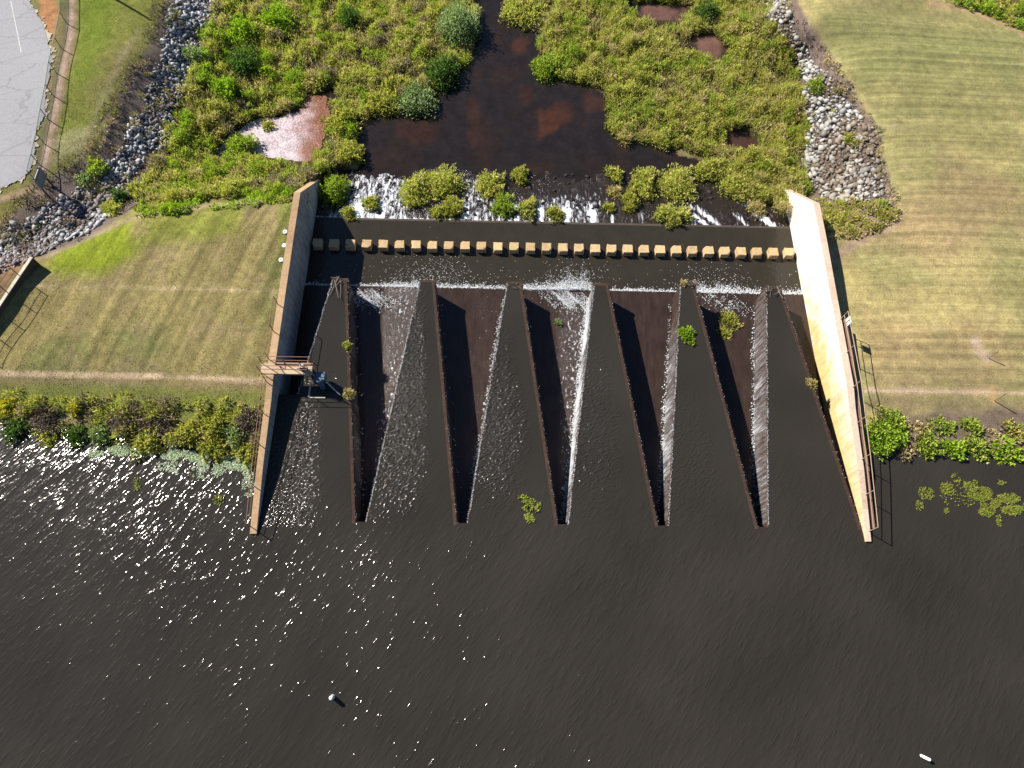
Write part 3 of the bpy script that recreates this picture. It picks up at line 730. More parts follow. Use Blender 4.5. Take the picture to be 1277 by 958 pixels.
railing('guard_railing', 'long pink railing along the outer edge of the right wing wall', [(XE + .24, 0.1, topz(0.1) - .02), (XE + .30, 4, topz(4) - .02), (XE + .36, 8.2, topz(8.2) - .02), (XE + .36, 12.6, topz(12.6) - .02)], 1.0, 'rail_pale', 2.1, 0.024)
# white plate wired to the end of the east railing
sp = tag(empty('notice_plate', (XE + .42, 12.1, topz(12.1) + .55)), 'small blank white plate on the end of the right railing', 'sign')
m = MB(); m.box(XE + .39, XE + .43, 11.85, 12.3, topz(12.1) + .52, topz(12.1) + .98); p = m.build('plate', 'white_paint', sp); p.matrix_parent_inverse = Matrix.Translation(-sp.location)
m = MB(); m.box(XE + .355, XE + .387, 12.05, 12.1, topz(12.1) + .3, topz(12.1) + .99); p = m.build('bracket', 'steel_grey', sp); p.matrix_parent_inverse = Matrix.Translation(-sp.location)

# ------------------------------------------------------------------ catwalk with sluice gate
cw = tag(empty('catwalk', (XW, 8.75, 1.3)), 'short concrete catwalk reaching from the left wing wall over the water', 'catwalk'); inv = Matrix.Translation(-cw.location)
def cpart(m, nm, mt_, par=None, bev=0.0):
    q = m.build(nm, mt_, par or cw, bev)
    if par is None: q.matrix_parent_inverse = inv
    return q
cpart(MB().box(XW - .75, -3.35, 8.42, 9.06, 1.20, 1.36), 'deck', 'concrete_deck', None, 0.015)
cpart(MB().box(XW - .02, -3.33, 9.00, 9.10, 1.36, 1.44), 'kerb_beam', 'rail_brown', None)
for x in (XW - .7, -4.9, -3.4):
    for y in (8.46, 9.03): cpart(MB().bar((x, y, 1.36), (x, y, 2.35), .024), 'railing_post', 'rail_brown')
for y in (8.46, 9.03):
    for z in (2.35, 1.87): cpart(MB().bar((XW - .7, y, z), (-3.4, y, z), .02), 'handrail', 'rail_brown')
for y in (8.55, 8.92): cpart(MB().box(-3.52, -3.40, y - .06, y + .06, -1.9, 1.20), 'support_post', 'concrete_dark')
go = tag(empty('gate_operator', (-3.85, 8.72, 1.36)), 'grey gate lifting gear standing on the catwalk', 'gate gear'); ginv = Matrix.Translation(-go.location)
def gp(m, nm, mt_, par=go, iv=ginv):
    q = m.build(nm, mt_, par); q.matrix_parent_inverse = iv; return q
gb = gp(MB().box(-3.97, -3.73, 8.60, 8.84, 1.36, 1.85), 'gearbox', 'steel_grey')
gp(MB().bar((-3.85, 8.72, 1.50), (-3.85, 8.72, 2.5), .03), 'stem', 'post_dark')
m = MB(); N = 12
for i in range(N):
    a0 = 2 * math.pi * i / N; a1 = 2 * math.pi * (i + 1) / N
    m.bar((-3.85 + .22 * math.cos(a0), 8.56, 1.7 + .22 * math.sin(a0)), (-3.85 + .22 * math.cos(a1), 8.56, 1.7 + .22 * math.sin(a1)), .018, 5)
m.bar((-4.07, 8.56, 1.7), (-3.63, 8.56, 1.7), .014, 5).bar((-3.85, 8.56, 1.48), (-3.85, 8.56, 1.92), .014, 5).bar((-3.85, 8.56, 1.7), (-3.85, 8.66, 1.7), .03, 6)
gp(m, 'handwheel', 'post_dark', gb, Matrix())
sg = tag(empty('sluice_gate', (-3.1, 8.2, 0)), 'blue steel sluice gate and frame hanging under the catwalk end', 'sluice gate'); sinv = Matrix.Translation(-sg.location)
gp(MB().box(-3.31, -2.72, 8.30, 8.78, .28, .92), 'gate_housing', 'gate_blue', sg, sinv)
gp(MB().bar((-2.98, 8.2, -.2), (-2.98, 8.2, 1.1), .16, 12), 'lift_cylinder', 'gate_blue', sg, sinv)
gp(MB().box(-3.75, -3.66, 7.55, 8.3, -.6, .10), 'guide_frame', 'concrete_pale', sg, sinv)
gp(MB().box(-3.66, -2.75, 7.50, 7.58, -.6, .06), 'stop_log', 'concrete_pale', sg, sinv)
gp(MB().bar((-2.7, 8.35, .55), (-1.9, 7.7, .04), .04), 'inlet_pipe', 'concrete_pale', sg, sinv)

# ------------------------------------------------------------------ foliage builder
class Leaves:
    """thousands of separate leaf blades gathered as diamonds"""
    def __init__(s): s.V = []; s.C = []
    def blades(s, base, axis, length, width, col, rnd=rng):
        n = len(base); axis = axis / np.linalg.norm(axis, axis=1, keepdims=True)
        r = rnd.normal(size=(n, 3)); r = r * 0.42 + np.array([[-.5, .3, .8]]); w = np.cross(axis, r); w /= np.linalg.norm(w, axis=1, keepdims=True) + 1e-9
        L = np.broadcast_to(np.asarray(length, float), (n,))[:, None]; W = np.broadcast_to(np.asarray(width, float), (n,))[:, None]
        mid = base + axis * L * 0.5
        droop = np.zeros((n, 3)); droop[:, 2] = -0.12 * L[:, 0]
        q = np.stack([base, mid + w * W, base + axis * L + droop, mid - w * W], 1)
        s.V.append(q.reshape(-1, 3)); s.C.append(np.repeat(col, 4, axis=0)); return s
    def dome(s, c, r, h, n, cols, leaf=(0.22, 0.05), up=0.5, lump=0.28, flower=None, rnd=rng, inner=0.72):
        """a bushy mound: c centre on the ground, r radius (rx, ry), h height"""
        n = int(n); rx, ry = r if isinstance(r, tuple) else (r, r)
        th = rnd.uniform(0, 2 * math.pi, n); cz = rnd.uniform(0.0, 1, n) ** 0.85; sn = np.sqrt(1 - cz * cz)
        d = np.stack([np.cos(th) * sn, np.sin(th) * sn, cz], 1)
        ph = rnd.uniform(0, 6.28, 6)
        lob = 1 + lump * (0.5 * np.sin(2 * th + ph[0]) + 0.4 * np.sin(3 * th + ph[1] + 3 * cz) + 0.5 * np.sin(5 * th + ph[2] + 5 * cz) + .35 * np.sin(9 * th + 8 * cz + ph[3]))
        rr = (inner + (1 - inner) * np.sqrt(rnd.uniform(0, 1, n))) * lob
        p = np.array(c)[None] + d * np.array([[rx, ry, h]]) * rr[:, None]
        ax = d * 0.7 + rnd.normal(size=(n, 3)) * 0.38; ax[:, 2] += up
        cols = np.array(cols, float); ci = rnd.integers(0, len(cols), n); 
        # neighbouring leaves belong to one spray and share a tint
        spray = (np.floor(th * 2.2 + ph[4]) + np.floor(cz * 3 + ph[5]) * 13).astype(int)
        ci = np.where(rnd.uniform(0, 1, n) < 0.6, np.abs(spray * 7919) % len(cols), ci)
        col = cols[ci] * rnd.uniform(0.72, 1.3, (n, 1))
        if flower is not None:
            f = rnd.uniform(0, 1, n) < flower[1] * (cz > 0.35); col[f] = np.array(flower[0]) * rnd.uniform(0.8, 1.15, (f.sum(), 1))
        return s.blades(p, ax, leaf[0] * rnd.uniform(0.6, 1.3, n), leaf[1] * rnd.uniform(0.7, 1.2, n), col, rnd)
    def arrays(s):
        V = np.concatenate(s.V); C = np.concatenate(s.C); n = len(V) // 4
        return V, np.arange(n * 4).reshape(n, 4), C
    def obj(s, name, material='leaf', parent=None):
        V, Fq, C = s.arrays(); return npobj(name, V, Fq, material, {'Col': C}, parent)
GREEN = [(0.2311, 0.3233, 0.0389), (0.3274, 0.3847, 0.0516), (0.1734, 0.2464, 0.0389), (0.3851, 0.3847, 0.071)]
OLIVE = [(0.3975, 0.3669, 0.0819), (0.3218, 0.3398, 0.0671), (0.5113, 0.3908, 0.1305), (0.2271, 0.2651, 0.0522)]
REED = [(0.465, 0.421, 0.1239), (0.3534, 0.3996, 0.0728), (0.614, 0.4638, 0.2259), (0.2975, 0.3497, 0.0584)]
BRIGHT = [(0.2487, 0.3702, 0.0253), (0.3365, 0.418, 0.0354), (0.1756, 0.2867, 0.0253)]
DARKG = [(0.0756, 0.137, 0.0321), (0.1134, 0.1768, 0.0459), (0.0605, 0.1061, 0.0275)]
GREYG = [(0.2646, 0.3159, 0.1607), (0.189, 0.2574, 0.1148), (0.378, 0.3978, 0.2525), (0.126, 0.1989, 0.0688)]
DEAD = [(0.209, 0.1505, 0.125), (0.286, 0.2189, 0.195), (0.143, 0.1094, 0.095), (0.33, 0.2622, 0.2125)]
TAN = [(0.5445, 0.4067, 0.2521), (0.4299, 0.3341, 0.1849), (0.3296, 0.3051, 0.1009)]
YEL = (0.46, 0.36, 0.012)

def shrub(name, label, cat, group, pos, r, h, cols, dens=1.0, leaf=(0.22, 0.05), up=0.5, flower=None, lump=0.28, lobes=None, seed=None):
    rnd = np.random.default_rng(seed if seed is not None else int(abs(pos[0] * 131 + pos[1] * 977) * 10) % 99991)
    o = tag(empty(name, pos), label, cat, group)
    L = Leaves(); rx, ry = r if isinstance(r, tuple) else (r, r)
    area = 3.14 * rx * ry * (1 + h / max(rx, ry))
    nl = lobes or max(3, int(area * 1.7))
    per = dens * area * 420 / nl * (0.011 / (leaf[0] * leaf[1]))
    for i in range(nl):
        a = 2 * math.pi * (i * 0.382) + rnd.uniform(0, .6); q = math.sqrt((i + 0.3) / nl) * 0.72
        q *= rnd.uniform(.8, 1.25); c = (rx * q * math.cos(a), ry * q * math.sin(a), -0.05)
        rr = min(rx, ry) * (0.95 / math.sqrt(nl) + 0.24) * rnd.uniform(0.85, 1.2)
        L.dome(c, rr, h * (1 - 0.35 * q) * rnd.uniform(0.55, 1.2), per, cols, leaf, up, lump, flower, rnd)
    L.obj('foliage', 'leaf' if cols is not DEAD else 'twig', o)
    m = MB()
    for i in range(5):
        a = rnd.uniform(0, 6.28); q = rnd.uniform(.1, .5)
        m.bar((0.04 * math.cos(a), 0.04 * math.sin(a), -.25), (rx * q * math.cos(a), ry * q * math.sin(a), h * .75), .022, 5, .008)
    m.build('stem', 'stem', o)
    return o

# ------------------------------------------------------------------ river, rapids and pools
V, Fq, S, T = grid((-24, 24.0, Z_POOL), (36, 24.0, Z_POOL), (36, 90, Z_POOL), (-24, 90, Z_POOL), 200, 180)
u_, v_ = proj(V); n_ = fbm(V[:, 0] * .5, V[:, 1] * .3, 21)
rc = np.tile(np.array([[0.0125, 0.0098, 0.0090]]), (len(V), 1))
def rpatch(c, u0, v0, ru, rv, colr, a):
    d = np.sqrt(((u_ - u0) / ru) ** 2 + ((v_ - v0) / rv) ** 2) + (fbm(V[:, 0] * 1.1, V[:, 1] * .8, 22) - .5) * 1.5
    m_ = (1 - smooth(0.5, 1.2, d)) * a; return c + (np.array(colr)[None] - c) * m_[:, None]
rc = lay(rc, (0.018, 0.0110, 0.008), smooth(.45, .75, n_) * 0.8)
for q in [(685, 155, 20, 16, (0.050, 0.020, 0.011), .85), (700, 145, 26, 16, (0.040, 0.016, 0.009), .7), (592, 150, 9, 50, (0.030, 0.0135, 0.008), .6), (648, 58, 12, 12, (0.045, 0.018, 0.010), .7),
          (655, 118, 10, 12, (0.030, 0.014, 0.009), .6), (520, 165, 30, 14, (0.026, 0.0125, 0.008), .6), (740, 130, 18, 16, (0.045, 0.020, 0.013), .6), (670, 208, 25, 8, (0.025, .013, .009), .5),
          (885, 55, 28, 18, (0.105, 0.055, 0.042), 1.0), (825, 18, 40, 14, (0.095, 0.050, 0.040), 1.0), (925, 175, 24, 18, (0.045, 0.022, 0.016), .9), (390, 150, 24, 30, (0.15, 0.055, 0.035), .9)]:
    rc = rpatch(rc, *q)
Vf, Ff, _, _ = grid((-24, 90, Z_POOL), (36, 90, Z_POOL), (36, 2400, Z_POOL), (-24, 2400, Z_POOL), 1, 1)
rc = np.concatenate([rc, np.tile(rc[:1], (len(Vf), 1))]); V, Fq = join([(V, Fq), (Vf, Ff)])
tag(npobj('river_water', V, Fq, 'river_water', {'Col': rc}, smooth_=True), kind='structure')

NXR, NYR = 330, 56
V, Fq, S, T = grid((XW - .25, Y_SILL + 0.2, 0), (XE + .25, Y_SILL + 0.2, 0), (XE + .25, 27.4, 0), (XW - .25, 27.4, 0), NXR, NYR)
STREAM = [(-3.2, .5, 1.0), (-1.1, .55, 1.0), (6.9, .4, .8), (12.6, .3, .9), (15.6, .4, .95), (18.2, .45, .9), (21.2, .6, 1.0), (23.6, .3, .5), (25.0, .9, .0), (9.2, .3, .3), (22.4, .4, .9)]
u_, v_ = proj(np.stack([V[:, 0], V[:, 1], np.full(len(V), -2.2)], 1))
PXS = [(449, 12, 1.0), (475, 12, 1.0), (581, 8, .9), (645, 6, .85), (675, 7, .95), (707, 9, 1.0), (739, 9, 1.0), (763, 5, .6), (800, 5, .6), (866, 5, .6), (880, 7, .8), (896, 8, .95), (930, 6, .7), (962, 9, 1.0)]
t = (V[:, 1] - Y_SILL - .2) / 5.6
foam = np.zeros(len(V))
for pu, pw, pa in PXS:
    cen = pu + (pu - 640) * -0.06 * t * 4 if pu > 850 else pu - 4 * t
    cen = cen - (40 * t if pu > 870 and pu < 900 else 0)
    wd = pw * (0.6 + 2.0 * t) * (.8 + .5 * fbm(V[:, 0] * 2.5, V[:, 1] * 2.5, 64))
    foam = np.maximum(foam, pa * np.exp(-((u_ - cen) / wd) ** 2) * (1 - smooth(0.12, 0.55 if pa > .7 else .3, t)))
gen = .92 * np.interp(u_, [400, 430, 450, 500, 520, 575, 585, 600, 640, 700, 720, 750, 770, 860, 880, 900, 940, 970], [.2, .45, .62, .58, .3, .3, .55, .5, .42, .5, .5, .34, .12, .12, .2, .1, .18, .2])
edge = np.interp(u_, [430, 500, 540, 590, 640, 750, 800, 980], [1.0, .96, .5, .85, .6, .62, .3, .3])
foam = np.maximum(foam, gen * (1 - smooth(edge - .25, edge + .05, t + (fbm(V[:, 0] * .9, V[:, 1] * .9, 61) - .5) * .3)))
foam = np.maximum(foam, np.interp(u_, [430, 640, 700, 760], [.75, .7, .5, 0]) * (1 - smooth(0.0, 0.05, t)))
zr = Z_BASIN - 0.02 - 0.66 * smooth(0.0, 0.85, t) + (fbm(V[:, 0] * 1.7, V[:, 1] * 1.7, 62) - .5) * .16 * smooth(0.02, .1, t) * (1 - smooth(.75, .98, t))
zr = np.where(t > .97, Z_POOL - .02, zr)
V[:, 2] = zr
tag(npobj('rapids_water', V, Fq, 'rapids_water', {'foam': foam}, smooth_=True), kind='structure')
def rap_z(x, y): 
    tt = (y - Y_SILL - .2) / 5.6; return Z_BASIN - 0.02 - 0.66 * float(smooth(0.0, .85, np.array(tt)))

def sheet(name, poly, z, material, colf, step=0.12, wob=4):
    """a flat pool clipped to a surveyed outline"""
    pw = np.array([at(u, v, z) for u, v in poly]); lo = pw.min(0); hi = pw.max(0)
    nx_ = max(2, int((hi[0] - lo[0]) / step)); ny_ = max(2, int((hi[1] - lo[1]) / step))
    V, Fq, S, T = grid((lo[0], lo[1], z), (hi[0], lo[1], z), (hi[0], hi[1], z), (lo[0], hi[1], z), nx_, ny_)
    uu, vv = proj(V); d = sdist(uu, vv, poly) + (fbm(V[:, 0] * 1.6, V[:, 1] * 1.6, 71) - .5) * 2 * wob
    Fq = Fq[(d[Fq] > 0).all(1)]; used = np.unique(Fq); mp = -np.ones(len(V), int); mp[used] = np.arange(len(used))
    return tag(npobj(name, V[used], mp[Fq], material, {'Col': colf(uu[used], vv[used], V[used])}, smooth_=True), kind='structure')
def mud_sheen_col(u, v, V):
    c = np.tile(np.array([[0.42, 0.345, 0.37]]), (len(u), 1))  # pinkish wet mud, paled with the sun's sheen painted into the colour
    return lay(c, (0.17, 0.075, 0.045), smooth(355, 395, u + (fbm(V[:, 0], V[:, 1], 81) - .5) * 40))
sheet('shallow_pool', [(266,192),(290,165),(320,148),(350,146),(372,138),(386,118),(408,118),(412,150),(400,190),(385,205),(340,198),(310,190),(285,196)], -2.42, 'shallow_pool', mud_sheen_col, 0.12, 3)
sheet('pond_water', [(1235,-30),(1248,4),(1262,16),(1290,26),(1400,40),(1400,-30)], 0.02, 'river_water', lambda u, v, V: np.tile(np.array([[0.10, 0.075, 0.018]]), (len(u), 1)), 0.3, 2)

# ------------------------------------------------------------------ car park, fence, signboard, headwall
def drape(poly, dz, step, material, name, wob=5, seed=91, parent=None, sc=1.2):
    pw = np.array([ground_at(u, v, .7) for u, v in poly]); lo = pw.min(0); hi = pw.max(0)
    nx_ = int((hi[0] - lo[0]) / step) + 1; ny_ = int((hi[1] - lo[1]) / step) + 1
    V, Fq, S, T = grid((lo[0], lo[1], 0), (hi[0], lo[1], 0), (hi[0], hi[1], 0), (lo[0], hi[1], 0), nx_, ny_)
    V[:, 2] = H(V[:, 0], V[:, 1], False) + dz
    uu, vv = proj(V); d = sdist(uu, vv, poly) + (fbm(V[:, 0] * sc, V[:, 1] * sc, seed) - .5) * 2 * wob
    Fq = Fq[(d[Fq] > 0).all(1)]; used = np.unique(Fq); mp = -np.ones(len(V), int); mp[used] = np.arange(len(used))
    return npobj(name, V[used], mp[Fq], material, None, parent, True)
LOT = [(-260,-90),(36,-90),(38,5),(50,22),(60,45),(66,72),(64,90),(58,110),(57,140),(46,165),(44,195),(40,212),(20,228),(-20,244),(-260,300)]
drape([(u + (2 if u > 0 else 0), v + (1 if v > 150 else 0)) for u, v in LOT], 0.040, 0.09, 'sand', 'gravel_verge', 11, 92, None, 3.2)['kind'] = 'structure'
lot = drape(LOT, 0.055, 0.09, 'asphalt', 'parking_lot', 3, 91, None, 2.0); lot['kind'] = 'structure'
a = ground_at(14, 2, .7); b = ground_at(27, 66, .7); d = (b - a)[:2]; d /= np.linalg.norm(d); nn = np.array([-d[1], d[0]]) * .035
pts = []
for i in range(13):
    q = a + (b - a) * i / 12; z = float(H(q[0], q[1], False)[0]) + .062
    pts += [(q[0] + nn[0], q[1] + nn[1], z), (q[0] - nn[0], q[1] - nn[1], z)]
npobj('painted_line', pts, [(2 * i, 2 * i + 1, 2 * i + 3, 2 * i + 2) for i in range(12)], 'marking', None, lot)

# fence: posts, rails and woven wire
FP = [ground_at(u, v, .7) for u, v in [(86,-60),(84,-8),(84,30),(78,62),(71,92),(67,120),(61,150),(56,180),(50,206),(45,226)]]
fence = tag(empty('chain_link_fence', FP[0]), 'low green wire fence along the edge of the car park', 'fence'); finv = Matrix.Translation(-fence.location)
FH = 1.05; wire = MB()
for i, p in enumerate(FP):
    q = MB().bar(p - [0, 0, .1], p + [0, 0, FH + .03], .032).build('post', 'fence_green', fence); q.matrix_parent_inverse = finv
    if i < len(FP) - 1:
        n = FP[i + 1]
        q = MB().bar(p + [0, 0, FH], n + [0, 0, FH], .024).build('top_rail', 'fence_green', fence); q.matrix_parent_inverse = finv
        q = MB().bar(p + [0, 0, .08], n + [0, 0, .08], .012).build('bottom_wire', 'fence_green', fence); q.matrix_parent_inverse = finv
        L = np.linalg.norm(n - p); k = int(L / .14); rise = FH / L
        for j in range(-int(FH / .14), k):
            for sgn in (1, -1):
                s0 = j * .14; s1 = s0 + FH; c0, c1 = max(s0, 0), min(s1, L)
                if c1 <= c0: continue
                z0, z1 = c0 - s0, c1 - s0
                if sgn < 0: z0, z1 = FH - z0, FH - z1
                wire.bar(p + (n - p) * c0 / L + [0, 0, z0], p + (n - p) * c1 / L + [0, 0, z1], .0045, 3)
q = wire.build('wire_mesh', 'wire', fence); q.matrix_parent_inverse = finv; q['kind'] = 'stuff'

sb = np.array([-22.2, 21.75, 0.2]); sz = hz(-22.2, 21.45)
sign = tag(empty('sign_board', (-22.2, 21.75, sz)), 'grey board on two dark posts by the corner of the car park', 'sign'); sinv = Matrix.Translation(-sign.location)
for y in (21.28, 22.18):
    q = MB().box(-22.24, -22.16, y - .045, y + .045, sz - .3, 2.12).build('post', 'post_dark', sign); q.matrix_parent_inverse = sinv
bd = MB().box(-22.15, -22.11, 21.15, 22.31, 1.16, 2.06).build('board', 'sign_back', sign, .006); bd.matrix_parent_inverse = sinv
for z in (1.3, 1.9):
    q = MB().box(-22.108, -22.08, 21.2, 22.26, z - .03, z + .03).build('batten', 'steel_grey', bd)
# lamp post beyond the top left edge, whose shadow crosses the grass
tip = ground_at(187, 25, .6); tb = tip - SUN / -SUN[2] * 6.2; tb = np.array([tb[0], tb[1], 0]); 
pz = hz(tb[0], tb[1]); pole = tag(empty('light_pole', (tb[0], tb[1], pz)), 'tall pole outside the top left edge whose shadow lies on the grass', 'pole'); sinv = Matrix.Translation(-pole.location)
q = MB().bar((tb[0], tb[1], pz - .3), (tb[0], tb[1], tip[2] + 6.2), .12, 10, .08).build('shaft', 'wood_grey', pole); q.matrix_parent_inverse = sinv
q = MB().box(tb[0] - .25, tb[0] + .25, tb[1] - .3, tb[1] + .3, pz - .1, pz + .25).build('footing', 'concrete_pale', pole); q.matrix_parent_inverse = sinv

a = np.array([-22.6, 9.6]); b = np.array([-20.95, 15.75]); d = (b - a) / np.linalg.norm(b - a); n2 = np.array([-d[1], d[0]]) * .17
hw = tag(empty('headwall', (b[0], b[1], .6)), 'short concrete headwall with dark face at the left edge of the lawn', 'wall'); sinv = Matrix.Translation(-hw.location)
k0, k1 = a + d * 0, b
q = MB().hexa([(*k0, -.5), (*k1, -.5), (*(k1 + n2), -.5), (*(k0 + n2), -.5)], [(*k0, 1.65), (*k1, 1.60), (*(k1 + n2), 1.60), (*(k0 + n2), 1.65)]).build('wall_body', 'concrete_dark', hw, .01); q.matrix_parent_inverse = sinv
q = MB().hexa([(*(k0 - n2 * .08), 1.653), (*(k1 - n2 * .08), 1.603), (*(k1 + n2 * 1.08), 1.603), (*(k0 + n2 * 1.08), 1.653)], [(*(k0 - n2 * .08), 1.71), (*(k1 - n2 * .08), 1.66), (*(k1 + n2 * 1.08), 1.66), (*(k0 + n2 * 1.08), 1.71)]).build('coping', 'concrete_pale', hw, .006); q.matrix_parent_inverse = sinv
railing('guard_railing', 'thin dark railing on top of the headwall at the left edge', [(*(a + n2 * .5), 1.70), (*(a + d * 5.0 + n2 * .5), 1.65)], .85, 'rail_dark', 1.15, .018)

# ------------------------------------------------------------------ small things on the banks
def ring_mesh(r, ri, h, n=14):
    V = []; Fq = []
    for z, rr in ((0, r), (h, r), (h, ri), (h - .04, ri * .98), (h - .04, 0.01)):
        for i in range(n): V.append((rr * math.cos(2 * math.pi * i / n), rr * math.sin(2 * math.pi * i / n), z))
    for k in range(4):
        for i in range(n): Fq.append((k * n + i, k * n + (i + 1) % n, (k + 1) * n + (i + 1) % n, (k + 1) * n + i))
    me = npmesh('white_pipe_cap', V, Fq, 'white_paint'); me.materials.append(MATS['post_dark'])
    for i, p in enumerate(me.polygons): p.material_index = 1 if i >= 3 * n else 0
    return me
rm = ring_mesh(.14, .055, .12)
for (u, v), lb in zip([(357, 287), (356, 304), (352, 322)], ['white round pipe cap beside left wing wall, farthest from the lake', 'white round pipe cap beside left wing wall, middle of three', 'white round pipe cap beside left wing wall, nearest the lake']):
    o = link_obj(bpy.data.objects.new('white_pipe_cap', rm)); g = ground_at(u - 1, v + 3, .9); o.location = (min(g[0], XW - WT - .17), g[1], g[2] - .02); tag(o, lb, 'pipe cap', 'white pipe caps in the lawn')
def stake(u, v, h, lean, label):
    g = ground_at(u, v, .6); o = tag(empty('marker_stake', g), label, 'stake')
    MB().bar((0, 0, -.1), (lean[0], lean[1], h), .028, 6).build('rod', 'stake', o); rod = o.children[0]
    MB().bar((lean[0] * .9, lean[1] * .9, h * .9), (lean[0] * 1.02, lean[1] * 1.02, h * 1.04), .036, 6).build('cap', 'rail_brown', rod)
stake(1232, 447, .75, (.1, .05), 'thin brown stake leaning in a bare patch on the right lawn')
stake(1240, 500, 1.0, (0, .02), 'thin stake at the edge of the light strip above the right shore')
def buoy(u, v, label, tilt, rz, cat='buoy', sc=1.0):
    p = at(u, v, 0); o = tag(empty('buoy', (p[0], p[1], Z_LAKE)), label, cat); o.rotation_euler = (tilt, 0, rz); o.scale = (sc, sc, sc)
    m = MB(); m.bar((0, 0, -.3), (0, 0, .52), .105, 14); bd = m.build('body', 'buoy_white', o, .02)
    MB().bar((0, 0, .52), (0, 0, .58), .095, 14, .05).build('cap', 'buoy_white', bd)
    MB().bar((0, 0, .02), (0, 0, .06), .125, 14).build('collar', 'steel_grey', bd)
buoy(415, 869, 'white upright buoy on the lake left of centre, casting a dark shadow', .12, .4)
buoy(1150, 943, 'white buoy lying low in the water near the bottom right corner', .75, .95, sc=.72)

# ------------------------------------------------------------------ riprap
def hull_rock(seed):
    r = random.Random(seed); bm = bmesh.new()
    for _ in range(11):
        v = Vector((r.uniform(-1, 1), r.uniform(-1, 1), r.uniform(-1, 1))); v /= max(abs(v.x), abs(v.y), abs(v.z)); v *= r.uniform(.75, 1.0)
        bm.verts.new((v.x * .55, v.y * .42, v.z * .34))
    bmesh.ops.convex_hull(bm, input=bm.verts); 
    bmesh.ops.delete(bm, geom=[v for v in bm.verts if not v.link_faces], context='VERTS')
    bmesh.ops.recalc_face_normals(bm, faces=bm.faces)
    V = np.array([v.co[:] for v in bm.verts]); bm.verts.index_update(); Fq = np.array([[v.index for v in f.verts] for f in bm.faces]); bm.free(); return V, Fq
ROCKS = [hull_rock(s) for s in range(10)]
def riprap(name, polys, dmin, size, tints, dens, bedcol, zoff=0.0):
    """scattered by dart throwing over the bank, largest 300 single, the rest one mass"""
    pts = []
    cell = {}
    for poly in polys:
        pw = np.array([ground_at(u, v, -.5) for u, v in poly]); lo = pw.min(0) - .5; hi = pw.max(0) + .5
        N = int((hi[0] - lo[0]) * (hi[1] - lo[1]) * dens)
        xs = rng.uniform(lo[0], hi[0], N); ys = rng.uniform(lo[1], hi[1], N); zs = H(xs, ys)
        uu, vv = proj(np.stack([xs, ys, zs], 1)); d = sdist(uu, vv, poly) + (fbm(xs * 1.4, ys * 1.4, 95) - .5) * 16
        for x, y, z, q in zip(xs, ys, zs, d):
            if q < 0: continue
            k = (int(x / dmin), int(y / dmin))
            if any((x - a) ** 2 + (y - b) ** 2 < dmin * dmin for i in (-1, 0, 1) for j in (-1, 0, 1) for a, b in cell.get((k[0] + i, k[1] + j), ())): continue
            cell.setdefault(k, []).append((x, y)); pts.append((x, y, z))
    sc_ = [size * (.5 + 1.1 * random.random() ** 1.7) for _ in pts]
    order = sorted(range(len(pts)), key=lambda i: -sc_[i])
    bed = tag(empty(name, pts[0]), kind='structure')
    protos = []
    for tcol in tints:
        for V, Fq in ROCKS: protos.append(npmesh('rock', V, Fq, 'rock', {'Col': np.tile(np.array([tcol]), (len(V), 1))}))
    rest = []; rcol = []
    for n, i in enumerate(order):
        x, y, z = pts[i]; s = sc_[i]; w = min(.99, max(0, .5 + .9 * (vnoise(np.array([x * .45]), np.array([y * .45]), 97)[0] - .5) + random.uniform(-.3, .3)))
        ti = int(w * len(tints)); e = (random.uniform(-.5, .5), random.uniform(-.5, .5), random.uniform(0, 6.28))
        if n < 300:
            o = bpy.data.objects.new('rock', protos[ti * 10 + random.randrange(10)]); link_obj(o, bed)
            o.location = (x - pts[0][0], y - pts[0][1], z + .1 * s + zoff - pts[0][2]); o.rotation_euler = e; o.scale = (s, s, s)
        else:
            V, Fq = ROCKS[random.randrange(10)]; R3 = np.array(Matrix.Rotation(e[2], 3, 'Z') @ Matrix.Rotation(e[0], 3, 'X') @ Matrix.Rotation(e[1], 3, 'Y'))
            rest.append((V @ R3.T * s + np.array([x, y, z + .1 * s + zoff]) - np.array(pts[0]), Fq)); rcol.append(np.tile(np.array([tints[ti]]) * random.uniform(.7, 1.25), (len(V), 1)))
    if rest:
        V, Fq = join(rest); q = npobj('small_rocks', V, Fq, 'rock', {'Col': np.concatenate(rcol)}, bed); q['kind'] = 'stuff'
    return bed
random.seed(21)
riprap('riprap_bank', [[(1000,190),(1012,150),(1045,130),(1075,150),(1092,175),(1100,215),(1104,242),(1075,252),(1040,252),(1012,240)], [(962,-30),(985,20),(1015,75),(1050,118),(1060,138),(1010,150),(1004,110),(985,70),(950,5)]],
       .175, .39, [(0.17, 0.135, 0.10), (0.26, 0.24, 0.215), (0.32, 0.31, 0.30), (0.37, 0.365, 0.36)], 110, None)
riprap('riprap_ditch', [[(222,-30),(280,-30),(272,20),(255,60),(245,110),(220,130),(205,180),(180,205),(160,230),(130,230),(150,180),(180,125),(200,75)], [(130,205),(175,205),(150,255),(110,292),(70,305),(30,332),(-30,348),(-30,300),(40,272),(95,235)]],
       .155, .31, [(0.14, 0.125, 0.12), (0.22, 0.215, 0.22), (0.32, 0.325, 0.345)], 110, None)

